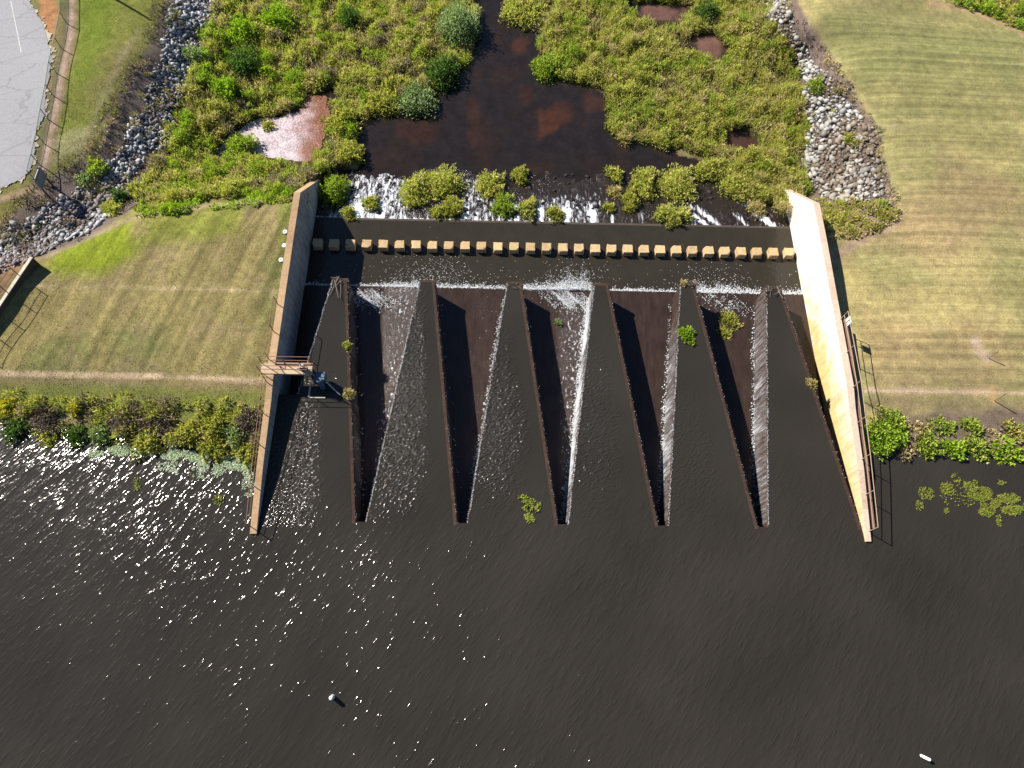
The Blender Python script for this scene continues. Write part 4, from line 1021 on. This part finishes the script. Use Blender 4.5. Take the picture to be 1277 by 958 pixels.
# ------------------------------------------------------------------ marsh growth (beyond counting)
def clear_of(u, v, polys): 
    k = np.ones(len(u), bool)
    for p in polys: k &= sdist(u, v, p) < -5
    return k
def marsh(name, label, poly, dmin, palette, r, h, dens, leaf, inset=4, flower=None, avoid=(), mask=None, up=.6, material='leaf', seed=5, gaps=True, loose=0):
    rnd = np.random.default_rng(seed)
    pw = np.array([ground_at(u, v, -2) for u, v in poly]); lo = pw.min(0) - 1; hi = pw.max(0) + 1
    N = int((hi[0] - lo[0]) * (hi[1] - lo[1]) / dmin ** 2 * 4)
    xs = rnd.uniform(lo[0], hi[0], N); ys = rnd.uniform(lo[1], hi[1], N); zs = H(xs, ys)
    uu, vv = proj(np.stack([xs, ys, zs + h * .35], 1)); k = (sdist(uu, vv, poly) > inset) & clear_of(uu, vv, avoid) & (vv > -70) & (uu > -60) & (uu < 1340)
    L = Leaves(); cell = {}; cnt = 0
    for x, y, z in zip(xs[k], ys[k], zs[k]):
        c = (int(x / dmin), int(y / dmin))
        if any((x - a) ** 2 + (y - b) ** 2 < dmin * dmin for i in (-1, 0, 1) for j in (-1, 0, 1) for a, b in cell.get((c[0] + i, c[1] + j), ())): continue
        cell.setdefault(c, []).append((x, y))
        if gaps and fbm(np.array([x * .55]), np.array([y * .55]), 155 + seed)[0] > .64: continue
        q = fbm(np.array([x * .4]), np.array([y * .4]), 55 + seed)[0] + rnd.uniform(-.11, .11)
        pal = palette[int(np.clip((q - .28) / .44, 0, .999) * len(palette))]
        sp_ = rnd.choice([.7, 1.0, 1.5])
        s = .6 + 1.1 * rnd.uniform(0, 1) ** 2.2; rr = r * s; hh = h * s * rnd.uniform(.4, 1.5)
        L.dome((x, y, max(z, Z_POOL) - .05), rr, hh, dens * rr * rr * 500 * (1 + hh / rr) * .011 / (leaf[0] * leaf[1]), pal, (leaf[0] * sp_, leaf[1] / sp_), up, .3, flower if rnd.uniform() < .35 else None, rnd, .66)
        cnt += 1
    if loose:
        N = int((hi[0] - lo[0]) * (hi[1] - lo[1]) * loose); xs = rnd.uniform(lo[0], hi[0], N); ys = rnd.uniform(lo[1], hi[1], N); zs = H(xs, ys)
        uu, vv = proj(np.stack([xs, ys, zs + .2], 1)); k = (sdist(uu, vv, poly) > inset) & clear_of(uu, vv, avoid) & (vv > -60) & (fbm(xs * .5, ys * .5, 78 + seed) + rnd.uniform(-.2, .2, N) > .42)
        xs, ys, zs = xs[k], ys[k], np.maximum(zs[k], Z_POOL); n_ = len(xs); pal = np.array(REED + TAN + OLIVE)
        ax = rnd.normal(size=(n_, 3)) * .45; ax[:, 2] = 1
        tone = pal[np.clip((fbm(xs * .45, ys * .45, 12 + seed) * len(pal) * 1.2 - .8 + rnd.normal(0, 1.3, n_)).astype(int), 0, len(pal) - 1)]
        L.blades(np.stack([xs, ys, zs + rnd.uniform(0, .32, n_)], 1), ax, rnd.uniform(.3, .6, n_), rnd.uniform(.010, .020, n_), tone * rnd.uniform(.7, 1.35, (n_, 1)), rnd)
    return tag(L.obj(name, material), label, 'marsh plants', kind='stuff')
marsh('marsh_reeds', 'dense olive reeds covering the marsh right of the stream', EMARSH, .30, [GREEN, OLIVE, REED, REED, TAN, OLIVE, GREEN], .29, .40, .72, (.25, .030), 6, None, PUD + [RIVER], up=.75, seed=5, loose=130)
marsh('marsh_plants', 'mixed green and brown growth covering the marsh left of the stream', WMARSH, .33, [GREEN, OLIVE, DEAD, REED, TAN, OLIVE, BRIGHT, GREEN], .31, .42, .72, (.24, .032), 5, ((.42, .32, .02), .05), PUD + [MUD, RIVER], up=.6, seed=6, loose=110)
marsh('dry_brush', 'dead purple-brown brush along the left rocky ditch', [(222,-40),(205,10),(190,60),(160,95),(132,150),(122,190),(60,228),(0,290),(-40,312),(-40,300),(0,276),(60,215),(110,185),(125,150),(150,110),(185,55),(200,5)], .33, [DEAD, DEAD, DEAD, TAN], .26, .12, .28, (.22, .02), -6, None, (), up=.5, material='twig', seed=7)
marsh('rock_weeds', 'scattered weeds between the stones of the right bank', [(1000,190),(1012,150),(1045,130),(1075,150),(1092,175),(1100,215),(1104,242),(1075,252),(1040,252),(1012,240)], .85, [DEAD, TAN, OLIVE, GREEN], .17, .2, .45, (.16, .024), 2, None, (), up=.5, material='twig', seed=19)
marsh('rock_weeds', 'scattered weeds between the stones at the top of the right bank', [(962,-30),(985,20),(1015,75),(1050,118),(1060,138),(1010,150),(1004,110),(985,70),(950,5)], .7, [DEAD, TAN, OLIVE, GREEN], .2, .2, .5, (.16, .024), 2, None, (), up=.5, material='twig', seed=20)
marsh('ditch_weeds', 'weeds and dead stalks among the rocks of the left ditch', DRYW, .6, [DEAD, TAN, OLIVE, DEAD], .24, .2, .45, (.2, .022), 3, None, (), up=.5, material='twig', seed=17)
marsh('bank_weeds', 'dry grass and weeds along the top of the right rock bank', [(985,0),(1050,90),(1092,155),(1108,215),(1125,265),(1112,285),(1100,255),(1094,205),(1078,155),(1040,105),(970,0)], .30, [DEAD, TAN, DEAD, OLIVE], .22, .18, .5, (.18, .02), 0, None, (), up=.5, material='twig', seed=8)
marsh('bank_growth', 'low green growth around the downstream end of the right wing wall', [(1012,245),(1050,254),(1100,252),(1120,272),(1100,285),(1040,300),(1022,285)], .34, [GREEN, OLIVE, TAN, OLIVE], .3, .3, .8, (.2, .04), 0, ((.40, .36, .02), .2), (), seed=9)
marsh('verge_weeds', 'ragged weeds along the edge of the left lawn above the marsh', [(172,258),(200,246),(372,236),(375,246),(250,258),(176,268)], .32, [BRIGHT, GREEN, OLIVE], .26, .3, .8, (.2, .04), -3, ((.45, .38, .02), .15), (), seed=10)
marsh('shore_grass', 'long green grass along the left lake shore', [(-60,492),(40,494),(330,503),(325,552),(160,548),(60,536),(-60,524)], .36, [OLIVE, TAN, DEAD, OLIVE, REED], .26, .26, .6, (.26, .030), -2, None, (), up=.8, seed=11)
marsh('shore_grass', 'green and dry plants along the right lake shore', [(1085,505),(1140,525),(1277,535),(1400,540),(1400,570),(1085,566)], .55, [DEAD, TAN, GREEN, BRIGHT], .26, .26, .55, (.2, .04), 0, None, (), seed=12)
marsh('pond_edge_grass', 'green grass along the pond in the top right corner', [(1170,-10),(1215,8),(1255,24),(1290,44),(1300,25),(1262,12),(1245,-20)], .4, [GREEN, BRIGHT, OLIVE], .34, .3, .8, (.26, .04), -2, None, (), seed=13)

# turf: fine blades over the mown ground
def turf(name, label, poly, n, seed):
    rnd = np.random.default_rng(seed); pw = np.array([at(u, v, .7) for u, v in poly]); lo = pw.min(0); hi = pw.max(0)
    xs = rnd.uniform(lo[0], hi[0], n); ys = rnd.uniform(lo[1], hi[1], n)
    ix = np.clip(np.searchsorted(gx, xs), 0, nx - 1); iy = np.clip(np.searchsorted(gy, ys), 0, ny - 1); j = iy * nx + ix
    zs = Z[j]; uu, vv = proj(np.stack([xs, ys, zs], 1)); k = (sdist(uu, vv, poly) > 1) & (fbm(xs * 1.6, ys * 1.6, seed) + rnd.uniform(-.25, .25, n) > .45)
    xs, ys, j = xs[k], ys[k], j[k]; m_ = len(xs); zs = H(xs, ys); L = Leaves()
    ax = rnd.normal(size=(m_, 3)); ax[:, 2] = np.abs(ax[:, 2]) * .6 + .35
    c = gc[j] * rnd.uniform(.85, 1.8, (m_, 1)) * (1 + .12 * rnd.normal(size=(m_, 3)))
    L.blades(np.stack([xs, ys, zs - .005], 1), ax, rnd.uniform(.04, .10, m_), rnd.uniform(.010, .020, m_), np.clip(c, 0, 1), rnd)
    return tag(L.obj(name), label, 'grass', kind='stuff')
turf('lawn_turf', 'mown dry grass of the left lawn', [(58,330),(165,268),(368,250),(335,500),(-40,490),(-40,420)], 42000, 301)
turf('lawn_turf', 'mown dry grass of the right lawn', [(1052,318),(1122,268),(1095,150),(1000,0),(1160,-10),(1290,55),(1290,520),(1088,510)], 60000, 302)
turf('lawn_turf', 'green grass between the car park fence and the rocky ditch', [(96,-10),(205,-10),(190,55),(130,150),(95,195),(66,208),(66,160),(94,70)], 22000, 303)

# ------------------------------------------------------------------ single plants
def px_r(rpx, p): return rpx / (F_PX / float(np.dot(p - CAMP, -CR[:, 2])))
def island(u, v, ru, rv, h, cols, label, dens=1.1, leaf=(.22, .042)):
    z = -2.25; p = at(u, v, z + .25 * h)
    z = rap_z(p[0], p[1]) if p[1] < 27 else Z_POOL; p = at(u, v + 2, z + .3 * h)
    shrub('reed_clump', label, 'reed clump', 'reed clumps standing in the rapids', (p[0], p[1], z - .05), (px_r(ru, p), px_r(rv, p) * 1.12), h, cols, dens, leaf, .7, None, .45)
for a in [
 (418, 238, 17, 22, 1.0, GREEN, 'green leafy clump hugging the left wing wall at the rapids'), (434, 263, 7, 8, .5, OLIVE, 'small olive tuft at the sill nearest the left wing wall'),
 (463, 251, 9, 12, .7, OLIVE, 'small olive clump between the two left white chutes'), (517, 240, 18, 27, .9, REED, 'tall olive clump, left part of the biggest left thicket in the rapids'),
 (552, 228, 24, 22, .9, REED, 'broad tan-green clump, right part of the biggest left thicket in the rapids'), (563, 258, 14, 14, .7, OLIVE, 'round olive clump at the sill below the big left thicket'),
 (545, 262, 6, 9, .5, OLIVE, 'tiny olive tuft squeezed below the big left thicket'), (611, 230, 16, 22, .85, REED, 'upright olive clump mid rapids, left of a green clump'),
 (628, 257, 13, 17, .75, GREEN, 'bright green clump mid rapids touching the sill'), (648, 218, 10, 11, .6, OLIVE, 'small lone olive clump farthest from the sill mid rapids'),
 (658, 260, 10, 14, .65, REED, 'small olive clump at the sill between two thin white chutes'), (692, 264, 9, 10, .6, OLIVE, 'little round clump at the sill just left of a white chute'),
 (767, 215, 9, 10, .55, REED, 'small round clump at the upper edge of the dry rapids'), (768, 237, 8, 9, .4, TAN, 'low tan clump below a small round one in the dry rapids'),
 (760, 257, 6, 7, .4, OLIVE, 'tiny green tuft alone in the dry rapids'), (785, 248, 9, 24, .7, OLIVE, 'narrow olive clump left of the tall twin thickets'),
 (803, 226, 14, 26, .9, REED, 'tall left one of the twin thickets in the right rapids'), (843, 230, 23, 28, .95, REED, 'wide right one of the twin thickets in the right rapids'),
 (836, 267, 30, 12, .7, REED, 'low strip of tan reeds in front of the twin thickets'), (893, 208, 26, 16, .8, REED, 'tan-green clump left in the thicket nearest the right wing wall'),
 (925, 232, 26, 20, .85, REED, 'broad clump in the thicket nearest the right wing wall'), (950, 212, 20, 20, .85, OLIVE, 'green clump at the back of the thicket by the right wing wall'),
 (943, 258, 9, 12, .6, TAN, 'small tan clump hanging over the sill near the right wing wall')]:
    island(*a)
def bush(u, v, rpx, h, cols, label, name='shrub', group='shrubs in the marsh', dens=1.0, leaf=(.22, .05), up=.5, flower=None, rvf=1.0, cat='shrub', lobes=None):
    g = ground_at(u, v + h * 6, -2); z = max(g[2], Z_POOL); p = at(u, v, z + .45 * h)
    return shrub(name, label, cat, group, (p[0], p[1], max(hz(p[0], p[1]), Z_POOL) - .05), (px_r(rpx, p), px_r(rpx * rvf, p) * 1.1), h, cols, dens, leaf, up, flower, .42, lobes)
for a in [
 (572, 30, 27, 2.0, GREYG, 'big pale grey-green willow bush at the top of the stream'), (553, 88, 21, 1.2, DARKG, 'round dark green bush leaning over the left stream bank'),
 (519, 122, 23, 1.1, GREYG, 'grey-green bush on the left stream bank beside the open water'), (478, 125, 19, .95, OLIVE, 'olive bush on the left bank at the head of the pool'),
 (436, 190, 16, .9, OLIVE, 'low olive bush on the spit nearest the rapids'), (425, 150, 18, .9, OLIVE, 'olive bush on the spit beside the pink shallow pool'),
 (334, 156, 7, .6, OLIVE, 'tiny bush standing alone in the pink shallow pool'), (298, 180, 16, .9, GREEN, 'green bush at the lower left of the pink shallow pool'),
 (280, 108, 16, 1.3, BRIGHT, 'bright green bush with a deep shadow left of the pool'), (302, 78, 22, 1.2, DARKG, 'dark green bush in the upper left marsh'),
 (296, 36, 22, 1.1, BRIGHT, 'wide bright green bush near the rocks in the upper left marsh'), (345, 22, 22, 1.2, BRIGHT, 'bright green bush beside the thin path, top left marsh'),
 (240, 65, 13, .9, GREYG, 'pale bush among the rocks of the left ditch'), (436, 22, 14, 1.2, DARKG, 'dark green bush at the top middle of the left marsh'),
 (685, 82, 20, .9, GREEN, 'rounded green reed mound where the right bank meets the stream'), (655, 8, 28, .8, REED, 'reed island in the stream at the top edge'),
 (880, 12, 15, 1.2, DARKG, 'dark green bush at the top of the right marsh'), (985, 60, 8, .6, YEL and OLIVE, 'small olive bush below the upper right rocks'),
 (1022, 102, 9, .8, GREEN, 'green bush growing among the right bank rocks'), (1066, 172, 9, .5, OLIVE, 'small tan-green bush in the middle of the right rocks'),
 (118, 205, 11, .6, GREEN, 'green bush above the left ditch, uphill of the rocks'), (105, 222, 8, .5, GREYG, 'pale green bush above the left ditch beside the grass'),
 (150, 245, 9, .8, DARKG, 'dark bush beside the rocks at the foot of the left ditch'), (168, 237, 8, .7, OLIVE, 'olive bush at the left end of the marsh edge'),
 (140, 262, 12, .5, OLIVE, 'low yellow-green bush where the rocks meet the left lawn')]:
    bush(*a)
for u, v, r, h, c, fl, lb in [
 (8, 503, 13, .4, OLIVE, (YEL, .55), 'yellow flowering weed at the left edge of the shore'), (30, 506, 9, .35, OLIVE, (YEL, .5), 'second yellow flowering weed from the left edge of the shore'),
 (93, 507, 8, .5, OLIVE, (YEL, .6), 'small yellow flowering weed right of the other two')]:
    bush(u, v, r, h, c, lb, 'flowering_weed', 'yellow flowers on the left shore', 1.0, (.16, .06), .5, fl, 1.0, 'weed')
for u, v, r, h, c, lb in [
 (18, 525, 18, .8, DARKG, 'dark green shrub at the left edge of the shore'), (55, 512, 20, .7, DEAD, 'purple-brown dead shrub near the left end of the shore'), (60, 535, 16, .7, OLIVE, 'olive shrub at the waterline near the left end'),
 (95, 532, 16, .7, DARKG, 'dark shrub on the left shore below the small yellow weed'), (128, 535, 17, .9, GREYG, 'pale whitish shrub leaning over the water on the left shore'), (155, 513, 22, .8, DEAD, 'left one of two brown dead shrubs on the left shore'),
 (198, 515, 20, .8, DEAD, 'right one of two brown dead shrubs on the left shore'), (185, 540, 22, .8, OLIVE, 'olive shrub at the waterline above the floating scum'), (232, 530, 22, .9, OLIVE, 'broad olive shrub in the middle of the left shore'),
 (265, 520, 18, .7, OLIVE, 'olive shrub uphill of the waterline near the left wing wall'), (268, 548, 20, .8, OLIVE, 'olive shrub at the waterline near the left wing wall'), (292, 530, 14, .7, GREYG, 'pale shrub beside the brown one at the left wing wall'),
 (312, 512, 15, .9, DEAD, 'brown dead shrub against the left wing wall'), (308, 555, 16, .8, OLIVE, 'olive shrub between waterline and left wing wall')]:
    bush(u, v + 8, r * .88, h * .62, c, lb, 'shore_shrub', 'shrubs along the left shore', .95, (.2, .045) if c is not DEAD else (.22, .022), .5, None, .85)
for u, v, r, h, c, lb in [
 (1105, 540, 30, .9, BRIGHT, 'large bright green shrub at the right wing wall'), (1112, 518, 18, .5, GREEN, 'low green shrub above the large bright one'), (1157, 553, 18, .6, GREEN, 'first green shrub right of the large bright one'),
 (1190, 553, 16, .6, BRIGHT, 'second green shrub right of the large bright one'), (1218, 553, 18, .6, GREEN, 'third green shrub right of the large bright one'), (1258, 556, 22, .7, BRIGHT, 'bright green shrub at the right edge of the shore'),
 (1180, 527, 12, .4, GREEN, 'small low shrub uphill on the right shore'), (1212, 525, 14, .4, GREEN, 'small shrub uphill near the strip on the right shore'), (1262, 530, 13, .4, OLIVE, 'small olive shrub uphill at the right edge'), (1150, 530, 10, .35, TAN, 'tan dry tuft behind the large bright shrub')]:
    bush(u, v + 3, r * .88, h * .72, c, lb, 'shore_shrub', 'shrubs along the right shore', .9, (.17, .06), .5, None, .8)

# plants rooted on the weir crest and apron
def tuft(u, v, z, rpx, h, cols, label, leaf=(.16, .03)):
    p = at(u, v, z + h * .4); return shrub('weed_tuft', label, 'weed', 'weeds on the weir', (p[0], p[1], z - .02), px_r(rpx, p), h, cols, 1.1, leaf, .6, None, .3, 3)
tuft(433, 430, 0, 4.5, .3, OLIVE, 'small olive tuft on the crest of the first wedge'); tuft(435, 490, 0, 6, .35, TAN, 'tan tuft on the crest of the first wedge nearer the lake')
tuft(857, 416, 0, 9, .35, BRIGHT, 'round bright green plant on the fifth wedge wall', (.14, .06)); tuft(1012, 477, 0, 5, .3, TAN, 'tan tuft on the last wall beside the right wing wall')
tuft(853, 352, 0, 3, .2, TAN, 'tiny tan tuft on the tip of the fifth wedge'); tuft(865, 354, 0, 4, .25, DEAD, 'brown tuft at the tip of the fifth wedge')
tuft(910, 398, Z_APRON, 11, .14, OLIVE, 'yellow-green weed on the apron right of the fifth wedge', (.18, .06)); tuft(904, 414, Z_APRON, 8, .12, OLIVE, 'lower yellow-green weed on the apron right of the fifth wedge', (.18, .06)); tuft(696, 402, Z_APRON, 4, .2, GREYG, 'pale weed on the apron beside the third shadow')

def branches(name, label, base, segs, r, mt='wood_grey'):
    o = tag(empty(name, base), label, 'branch')
    for a, b, rr in segs: MB().bar(a, b, rr * r, 5, rr * r * .5).build('stick', mt, o)
    return o
for k, lb, kk in [(0, 'pale dead branches caught on the tip of the first wedge', 7), (2, 'few sticks caught on the tip of the third wedge', 4), (5, 'tangle of sticks caught on the tip of the last wedge', 9)]:
    rr_ = random.Random(k + 40); xd = apex_dn(k); segs = []
    for i in range(kk):
        a = Vector((rr_.uniform(-.4, .4), rr_.uniform(-.5, .1), rr_.uniform(.02, .16))); b = a + Vector((rr_.uniform(-.5, .5), rr_.uniform(-1.5, .2) if k == 0 else rr_.uniform(-.6, .3), rr_.uniform(-.02, .12)))
        segs.append((a, b, rr_.uniform(.6, 1.2)))
    branches('driftwood_branch', lb, (xd, LEN - .12, 0), segs, .025)

# floating plants
def floating(name, label, pts, n, spread, cols, leaf=.07, z=Z_LAKE, group=None, cat='water weed', kind=None, zj=.03):
    L = Leaves(); P = []
    for (u, v, ru, rv, w) in pts:
        k = int(n * w); a = rng.uniform(0, 6.28, k); q = np.sqrt(rng.uniform(0, 1, k)) * spread
        c = np.array([at(u + ru * math.cos(t_) * s_, v + rv * math.sin(t_) * s_, z) for t_, s_ in zip(a, q)]); P.append(c)
    P = np.concatenate(P); keep = fbm(P[:, 0] * 2.2, P[:, 1] * 2.2, 33) > .40; P = P[keep]; k = len(P)
    P[:, 2] = z + rng.uniform(.006, .006 + zj, k); o0 = P.mean(0)
    ax = rng.normal(size=(k, 3)); ax[:, 2] = np.abs(ax[:, 2]) * .25
    cols = np.array(cols); C = cols[rng.integers(0, len(cols), k)] * rng.uniform(.75, 1.25, (k, 1))
    L.blades(P - o0, ax, leaf * rng.uniform(.7, 1.5, k) * 1.6, leaf * rng.uniform(.5, .9, k), C)
    o = L.obj(name); o.location = o0; return tag(o, label, cat, group, kind)
WEED = [(0.20, 0.24, 0.018), (0.15, 0.21, 0.02), (0.25, 0.25, 0.05), (0.12, 0.11, 0.03)]
floating('water_weed', 'bright green floating weed in the third wedge near the lake', [(656, 628, 8, 8, 1), (667, 634, 7, 10, 1), (660, 645, 6, 7, .7), (652, 622, 5, 4, .4)], 130, 1, WEED, .085)
floating('water_weed', 'yellow-green floating weed mat in the lake at the right edge', [(1195, 596, 9, 6, .6), (1210, 606, 9, 9, .6), (1222, 616, 16, 8, 1.2), (1235, 625, 14, 10, 1.2), (1230, 638, 10, 6, .6), (1258, 622, 14, 6, .7), (1262, 636, 14, 6, .7), (1180, 608, 8, 8, .35), (1155, 615, 10, 8, .3), (1146, 630, 5, 6, .12), (1180, 637, 3, 3, .08), (1245, 650, 3, 8, .1), (1198, 618, 26, 14, .3), (1250, 601, 6, 4, .12), (1290, 630, 14, 10, .6)], 620, 1, WEED, .052)
floating('water_weed', 'small green weed scrap floating off the left shore, farther from the wall', [(171, 604, 4, 9, 1)], 60, 1, WEED, .07)
floating('water_weed', 'small green weed scrap floating off the left shore, nearer the wing wall', [(273, 624, 6, 7, 1)], 60, 1, WEED, .07)
SCUM = [(0.46, 0.52, 0.40), (0.60, 0.64, 0.54), (0.36, 0.42, 0.28)]
floating('surface_scum', 'pale green foam scum drifting along the left shore', [(160, 562, 26, 7, 1.2), (190, 561, 30, 7, 1.5), (225, 568, 28, 6, 1.0), (262, 575, 26, 7, .8), (298, 578, 20, 9, 1.0), (250, 588, 34, 9, .5), (310, 600, 8, 20, .4), (215, 582, 30, 6, .3), (120, 566, 12, 4, .2)], 1500, 1, SCUM, .05, kind='stuff', zj=.02, cat='scum')

# ------------------------------------------------------------------ falling water and froth
OCT = np.array([(1, 0, 0), (-1, 0, 0), (0, 1, 0), (0, -1, 0), (0, 0, 1), (0, 0, -1)], float)
OCTF = np.array([(0, 2, 4), (2, 1, 4), (1, 3, 4), (3, 0, 4), (2, 0, 5), (1, 2, 5), (3, 1, 5), (0, 3, 5)])
def froth(name, label, P, s):
    n = len(P); R_ = rng.normal(size=(n, 6, 3)) * .18
    V = P[:, None] + (OCT[None] * rng.uniform(.6, 1.4, (n, 1, 3)) + R_) * np.broadcast_to(s, (n,))[:, None, None]
    Fq = (OCTF[None] + np.arange(n)[:, None, None] * 6).reshape(-1, 3)
    return tag(npobj(name, V.reshape(-1, 3), Fq, 'foam', None, None, True), label, 'foam', kind='stuff')
SILLF = lambda x: np.interp(x, [-5.5, -4, -3.2, -2, -.6, .3, 2.2, 3, 3.3, 8, 8.5, 9, 10.8, 12.2, 13, 13.6, 14.5, 19, 19.7, 21, 22.5, 23.6, 25.5, 27.5], [.25, .3, .1, .2, .35, .6, 1, .9, .5, .4, .5, .7, 1.1, 2.4, 2.0, .4, .25, .3, .6, .9, 1.1, .6, .5, .45])
x = rng.uniform(XW, XE, 26000); a_ = SILLF(x); k = rng.uniform(0, 2.4, len(x)) < a_ + .25; x = x[k]; a_ = a_[k]
dy = np.abs(rng.normal(0, 1, len(x))) * (.06 + .30 * a_ * (.5 + vnoise(x * 3.1, x * 0, 3)))
P = np.stack([x, Y_APRON - .05 + dy, Z_BASIN + rng.uniform(0, 1, len(x)) * (.05 + .12 * a_) * np.exp(-dy * 1.5)], 1)
froth('sill_froth', 'white froth along the lower edge of the apron', P, rng.uniform(.018, .05, len(x)) * (1 - .4 * np.clip(dy, 0, 1)))
# drops drifting over the basin below the two strongest jumps
x = np.concatenate([rng.normal(2.8, 1.6, 500), rng.normal(12.3, 1.0, 350), rng.normal(21.6, 1.4, 220), rng.uniform(XW, XE, 200)]); x = np.clip(x, XW + .1, XE - .1)
P = np.stack([x, Y_APRON + .3 + np.abs(rng.normal(0, 1.1, len(x))), np.full(len(x), Z_BASIN + .004)], 1)
froth('foam_flecks', 'scattered foam flecks on the water below the apron', P, rng.uniform(.012, .032, len(x)))
# turbulent white tongues at the foot of the wedge tips
TP = []
for cx, cy, n, sx in [(-.9, 15.35, 2200, .75), (12 - .15, 15.5, 2600, .75), (22.2, 15.5, 900, .6)]:
    q = rng.normal(size=(n, 2)); TP.append(np.stack([cx + q[:, 0] * sx - q[:, 1] * .35, cy + q[:, 1] * .42 + .15 * np.sin(q[:, 0] * 5), Z_APRON + rng.uniform(0, .08, n)], 1))
P = np.concatenate(TP); P = P[(P[:, 1] < Y_APRON + .1) & (fbm(P[:, 0] * 2.4, P[:, 1] * 2.4, 14) + rng.uniform(-.15, .15, len(P)) > .45)]
froth('foam_tongue', 'white water spreading on the apron at the foot of the wedge tips', P, rng.uniform(.012, .034, len(P)))
# nappes: thin falling sheets on the downstream side of each leg, and the froth where they land
NV, NF, NA = [], [], []; FP_, CP_ = [], []; off = 0
STR = {'/': [(.5, 1.0), (.55, .9), (.5, .9), (.72, 1.0), (.5, .8), (.5, .8)], '\\': [(.28, .5), (.2, .4), (.25, .4), (.1, .1), (.1, .1), (.05, .0)]}
cnt = {'/': 0, '\\': 0}
for kd, p0, p1 in WALLS:
    k = cnt[kd]; cnt[kd] += 1; den, thr = STR[kd][k]
    d = (p1 - p0); Lw = np.linalg.norm(d); d /= Lw; n = np.array([-d[1], d[0]])
    if (kd == '/' and n[0] > 0) or (kd == '\\' and n[0] < 0): n = -n
    ns = int(Lw / .12); nz = 10
    s = np.linspace(.3, Lw - .1, ns); t = np.linspace(0, 1, nz)
    S2, T2 = np.meshgrid(s, t); S2 = S2.ravel(); T2 = T2.ravel()
    outw = TH / 2 + .015 + .10 * T2 ** .7
    base = p0[None] + d[None] * S2[:, None] + n[None] * outw[:, None]
    Vn = np.concatenate([base, (-.03 - T2 * (-.03 - Z_APRON - .02))[:, None]], 1)
    prof = np.interp(S2 / Lw, [0, .25, .5, .75, .9, 1], {4: [.4, .9, 1, .7, .0, -.3], 5: [.6, .8, .75, .65, .6, .4]}.get(k, [.7, 1, 1, 1, 1, .9]) if kd == '/' else [1, .8, .6, .8, 1, .6])
    vals = den * prof * (.75 + .5 * T2 * prof) * (.7 + .6 * vnoise(S2 * 1.1, S2 * 0 + k, 8))
    i = (np.arange(ns - 1)[None] + np.arange(nz - 1)[:, None] * ns).ravel()
    NV.append(Vn); NF.append(np.stack([i, i + 1, i + ns + 1, i + ns], 1) + off); NA.append(vals); off += len(Vn)
    # landing froth
    nf = int(Lw * 130 * (max(den - .12, .06) if kd == '/' else .018)); ss = rng.uniform(.3, Lw - .2, nf); w_ = np.interp(ss / Lw, [0, .3, .55, .8, 1], [.7, 1, 1, .5, .1] if k >= 4 else [.8, 1, 1, 1, .8])
    keep = rng.uniform(0, 1, nf) < w_ * (.35 + vnoise(ss * .9, ss * 0 + k, 19)); ss = ss[keep]
    b_ = p0[None] + d[None] * ss[:, None] + n[None] * (TH / 2 + .1 + np.abs(rng.normal(0, .11, len(ss))))[:, None]
    FP_.append(np.concatenate([b_, (Z_APRON + rng.uniform(0, .10, len(ss)))[:, None]], 1))
    # bead of broken water along the crest
    if kd == '/':
        nc = int(Lw * 90 * thr); ss = rng.uniform(.1, Lw - .05, nc); b_ = p0[None] + d[None] * ss[:, None] + n[None] * (TH / 2 - .05 + rng.normal(0, .025, nc) + .05 * (vnoise(ss * 2, ss * 0 + k, 23) - .5))[:, None]
        CP_.append(np.concatenate([b_, (-.005 + rng.uniform(0, .02, nc))[:, None]], 1)[rng.uniform(0, 1, nc) < .35 + .65 * vnoise(ss * 1.7, ss * 0 + k, 29)])
    else:
        nc = int(Lw * 5); ss = rng.uniform(.1, Lw - .05, nc); b_ = p0[None] + d[None] * ss[:, None] + n[None] * (TH / 2 - .04 + rng.normal(0, .03, nc))[:, None]
        CP_.append(np.concatenate([b_, np.full((nc, 1), .004)], 1))
tag(npobj('falling_water', np.concatenate(NV), np.concatenate(NF), 'nappe', {'foam': np.concatenate(NA)}, None, True), 'thin streaked sheets of water sliding down the weir walls', 'water', kind='stuff')
P = np.concatenate(FP_); froth('landing_froth', 'white froth where the falling sheets land on the apron', P, rng.uniform(.015, .045, len(P)))
P = np.concatenate(CP_); froth('crest_foam', 'thin white bead of water breaking over the weir crest', P, rng.uniform(.008, .02, len(P)))

# dark stones showing through the rapids
random.seed(5); rs = []; rcl = []
for i in range(190):
    x = random.uniform(XW + .2, XE - .3); y = random.uniform(Y_SILL + .7, 26.6); V, Fq = ROCKS[i % 10]; s = random.uniform(.16, .42)
    e = random.uniform(0, 6.28); R3 = np.array(Matrix.Rotation(e, 3, 'Z')); rs.append((V @ R3.T * s + np.array([x, y, rap_z(x, y) - .02]), Fq)); rcl.append(np.tile(np.array([[.030, .025, .023]]) * random.uniform(.5, 1.6), (len(V), 1)))
V, Fq = join(rs); tag(npobj('rapids_stones', V, Fq, 'rock', {'Col': np.concatenate(rcl)}), 'dark wet stones poking out of the rapids', 'stones', kind='stuff')
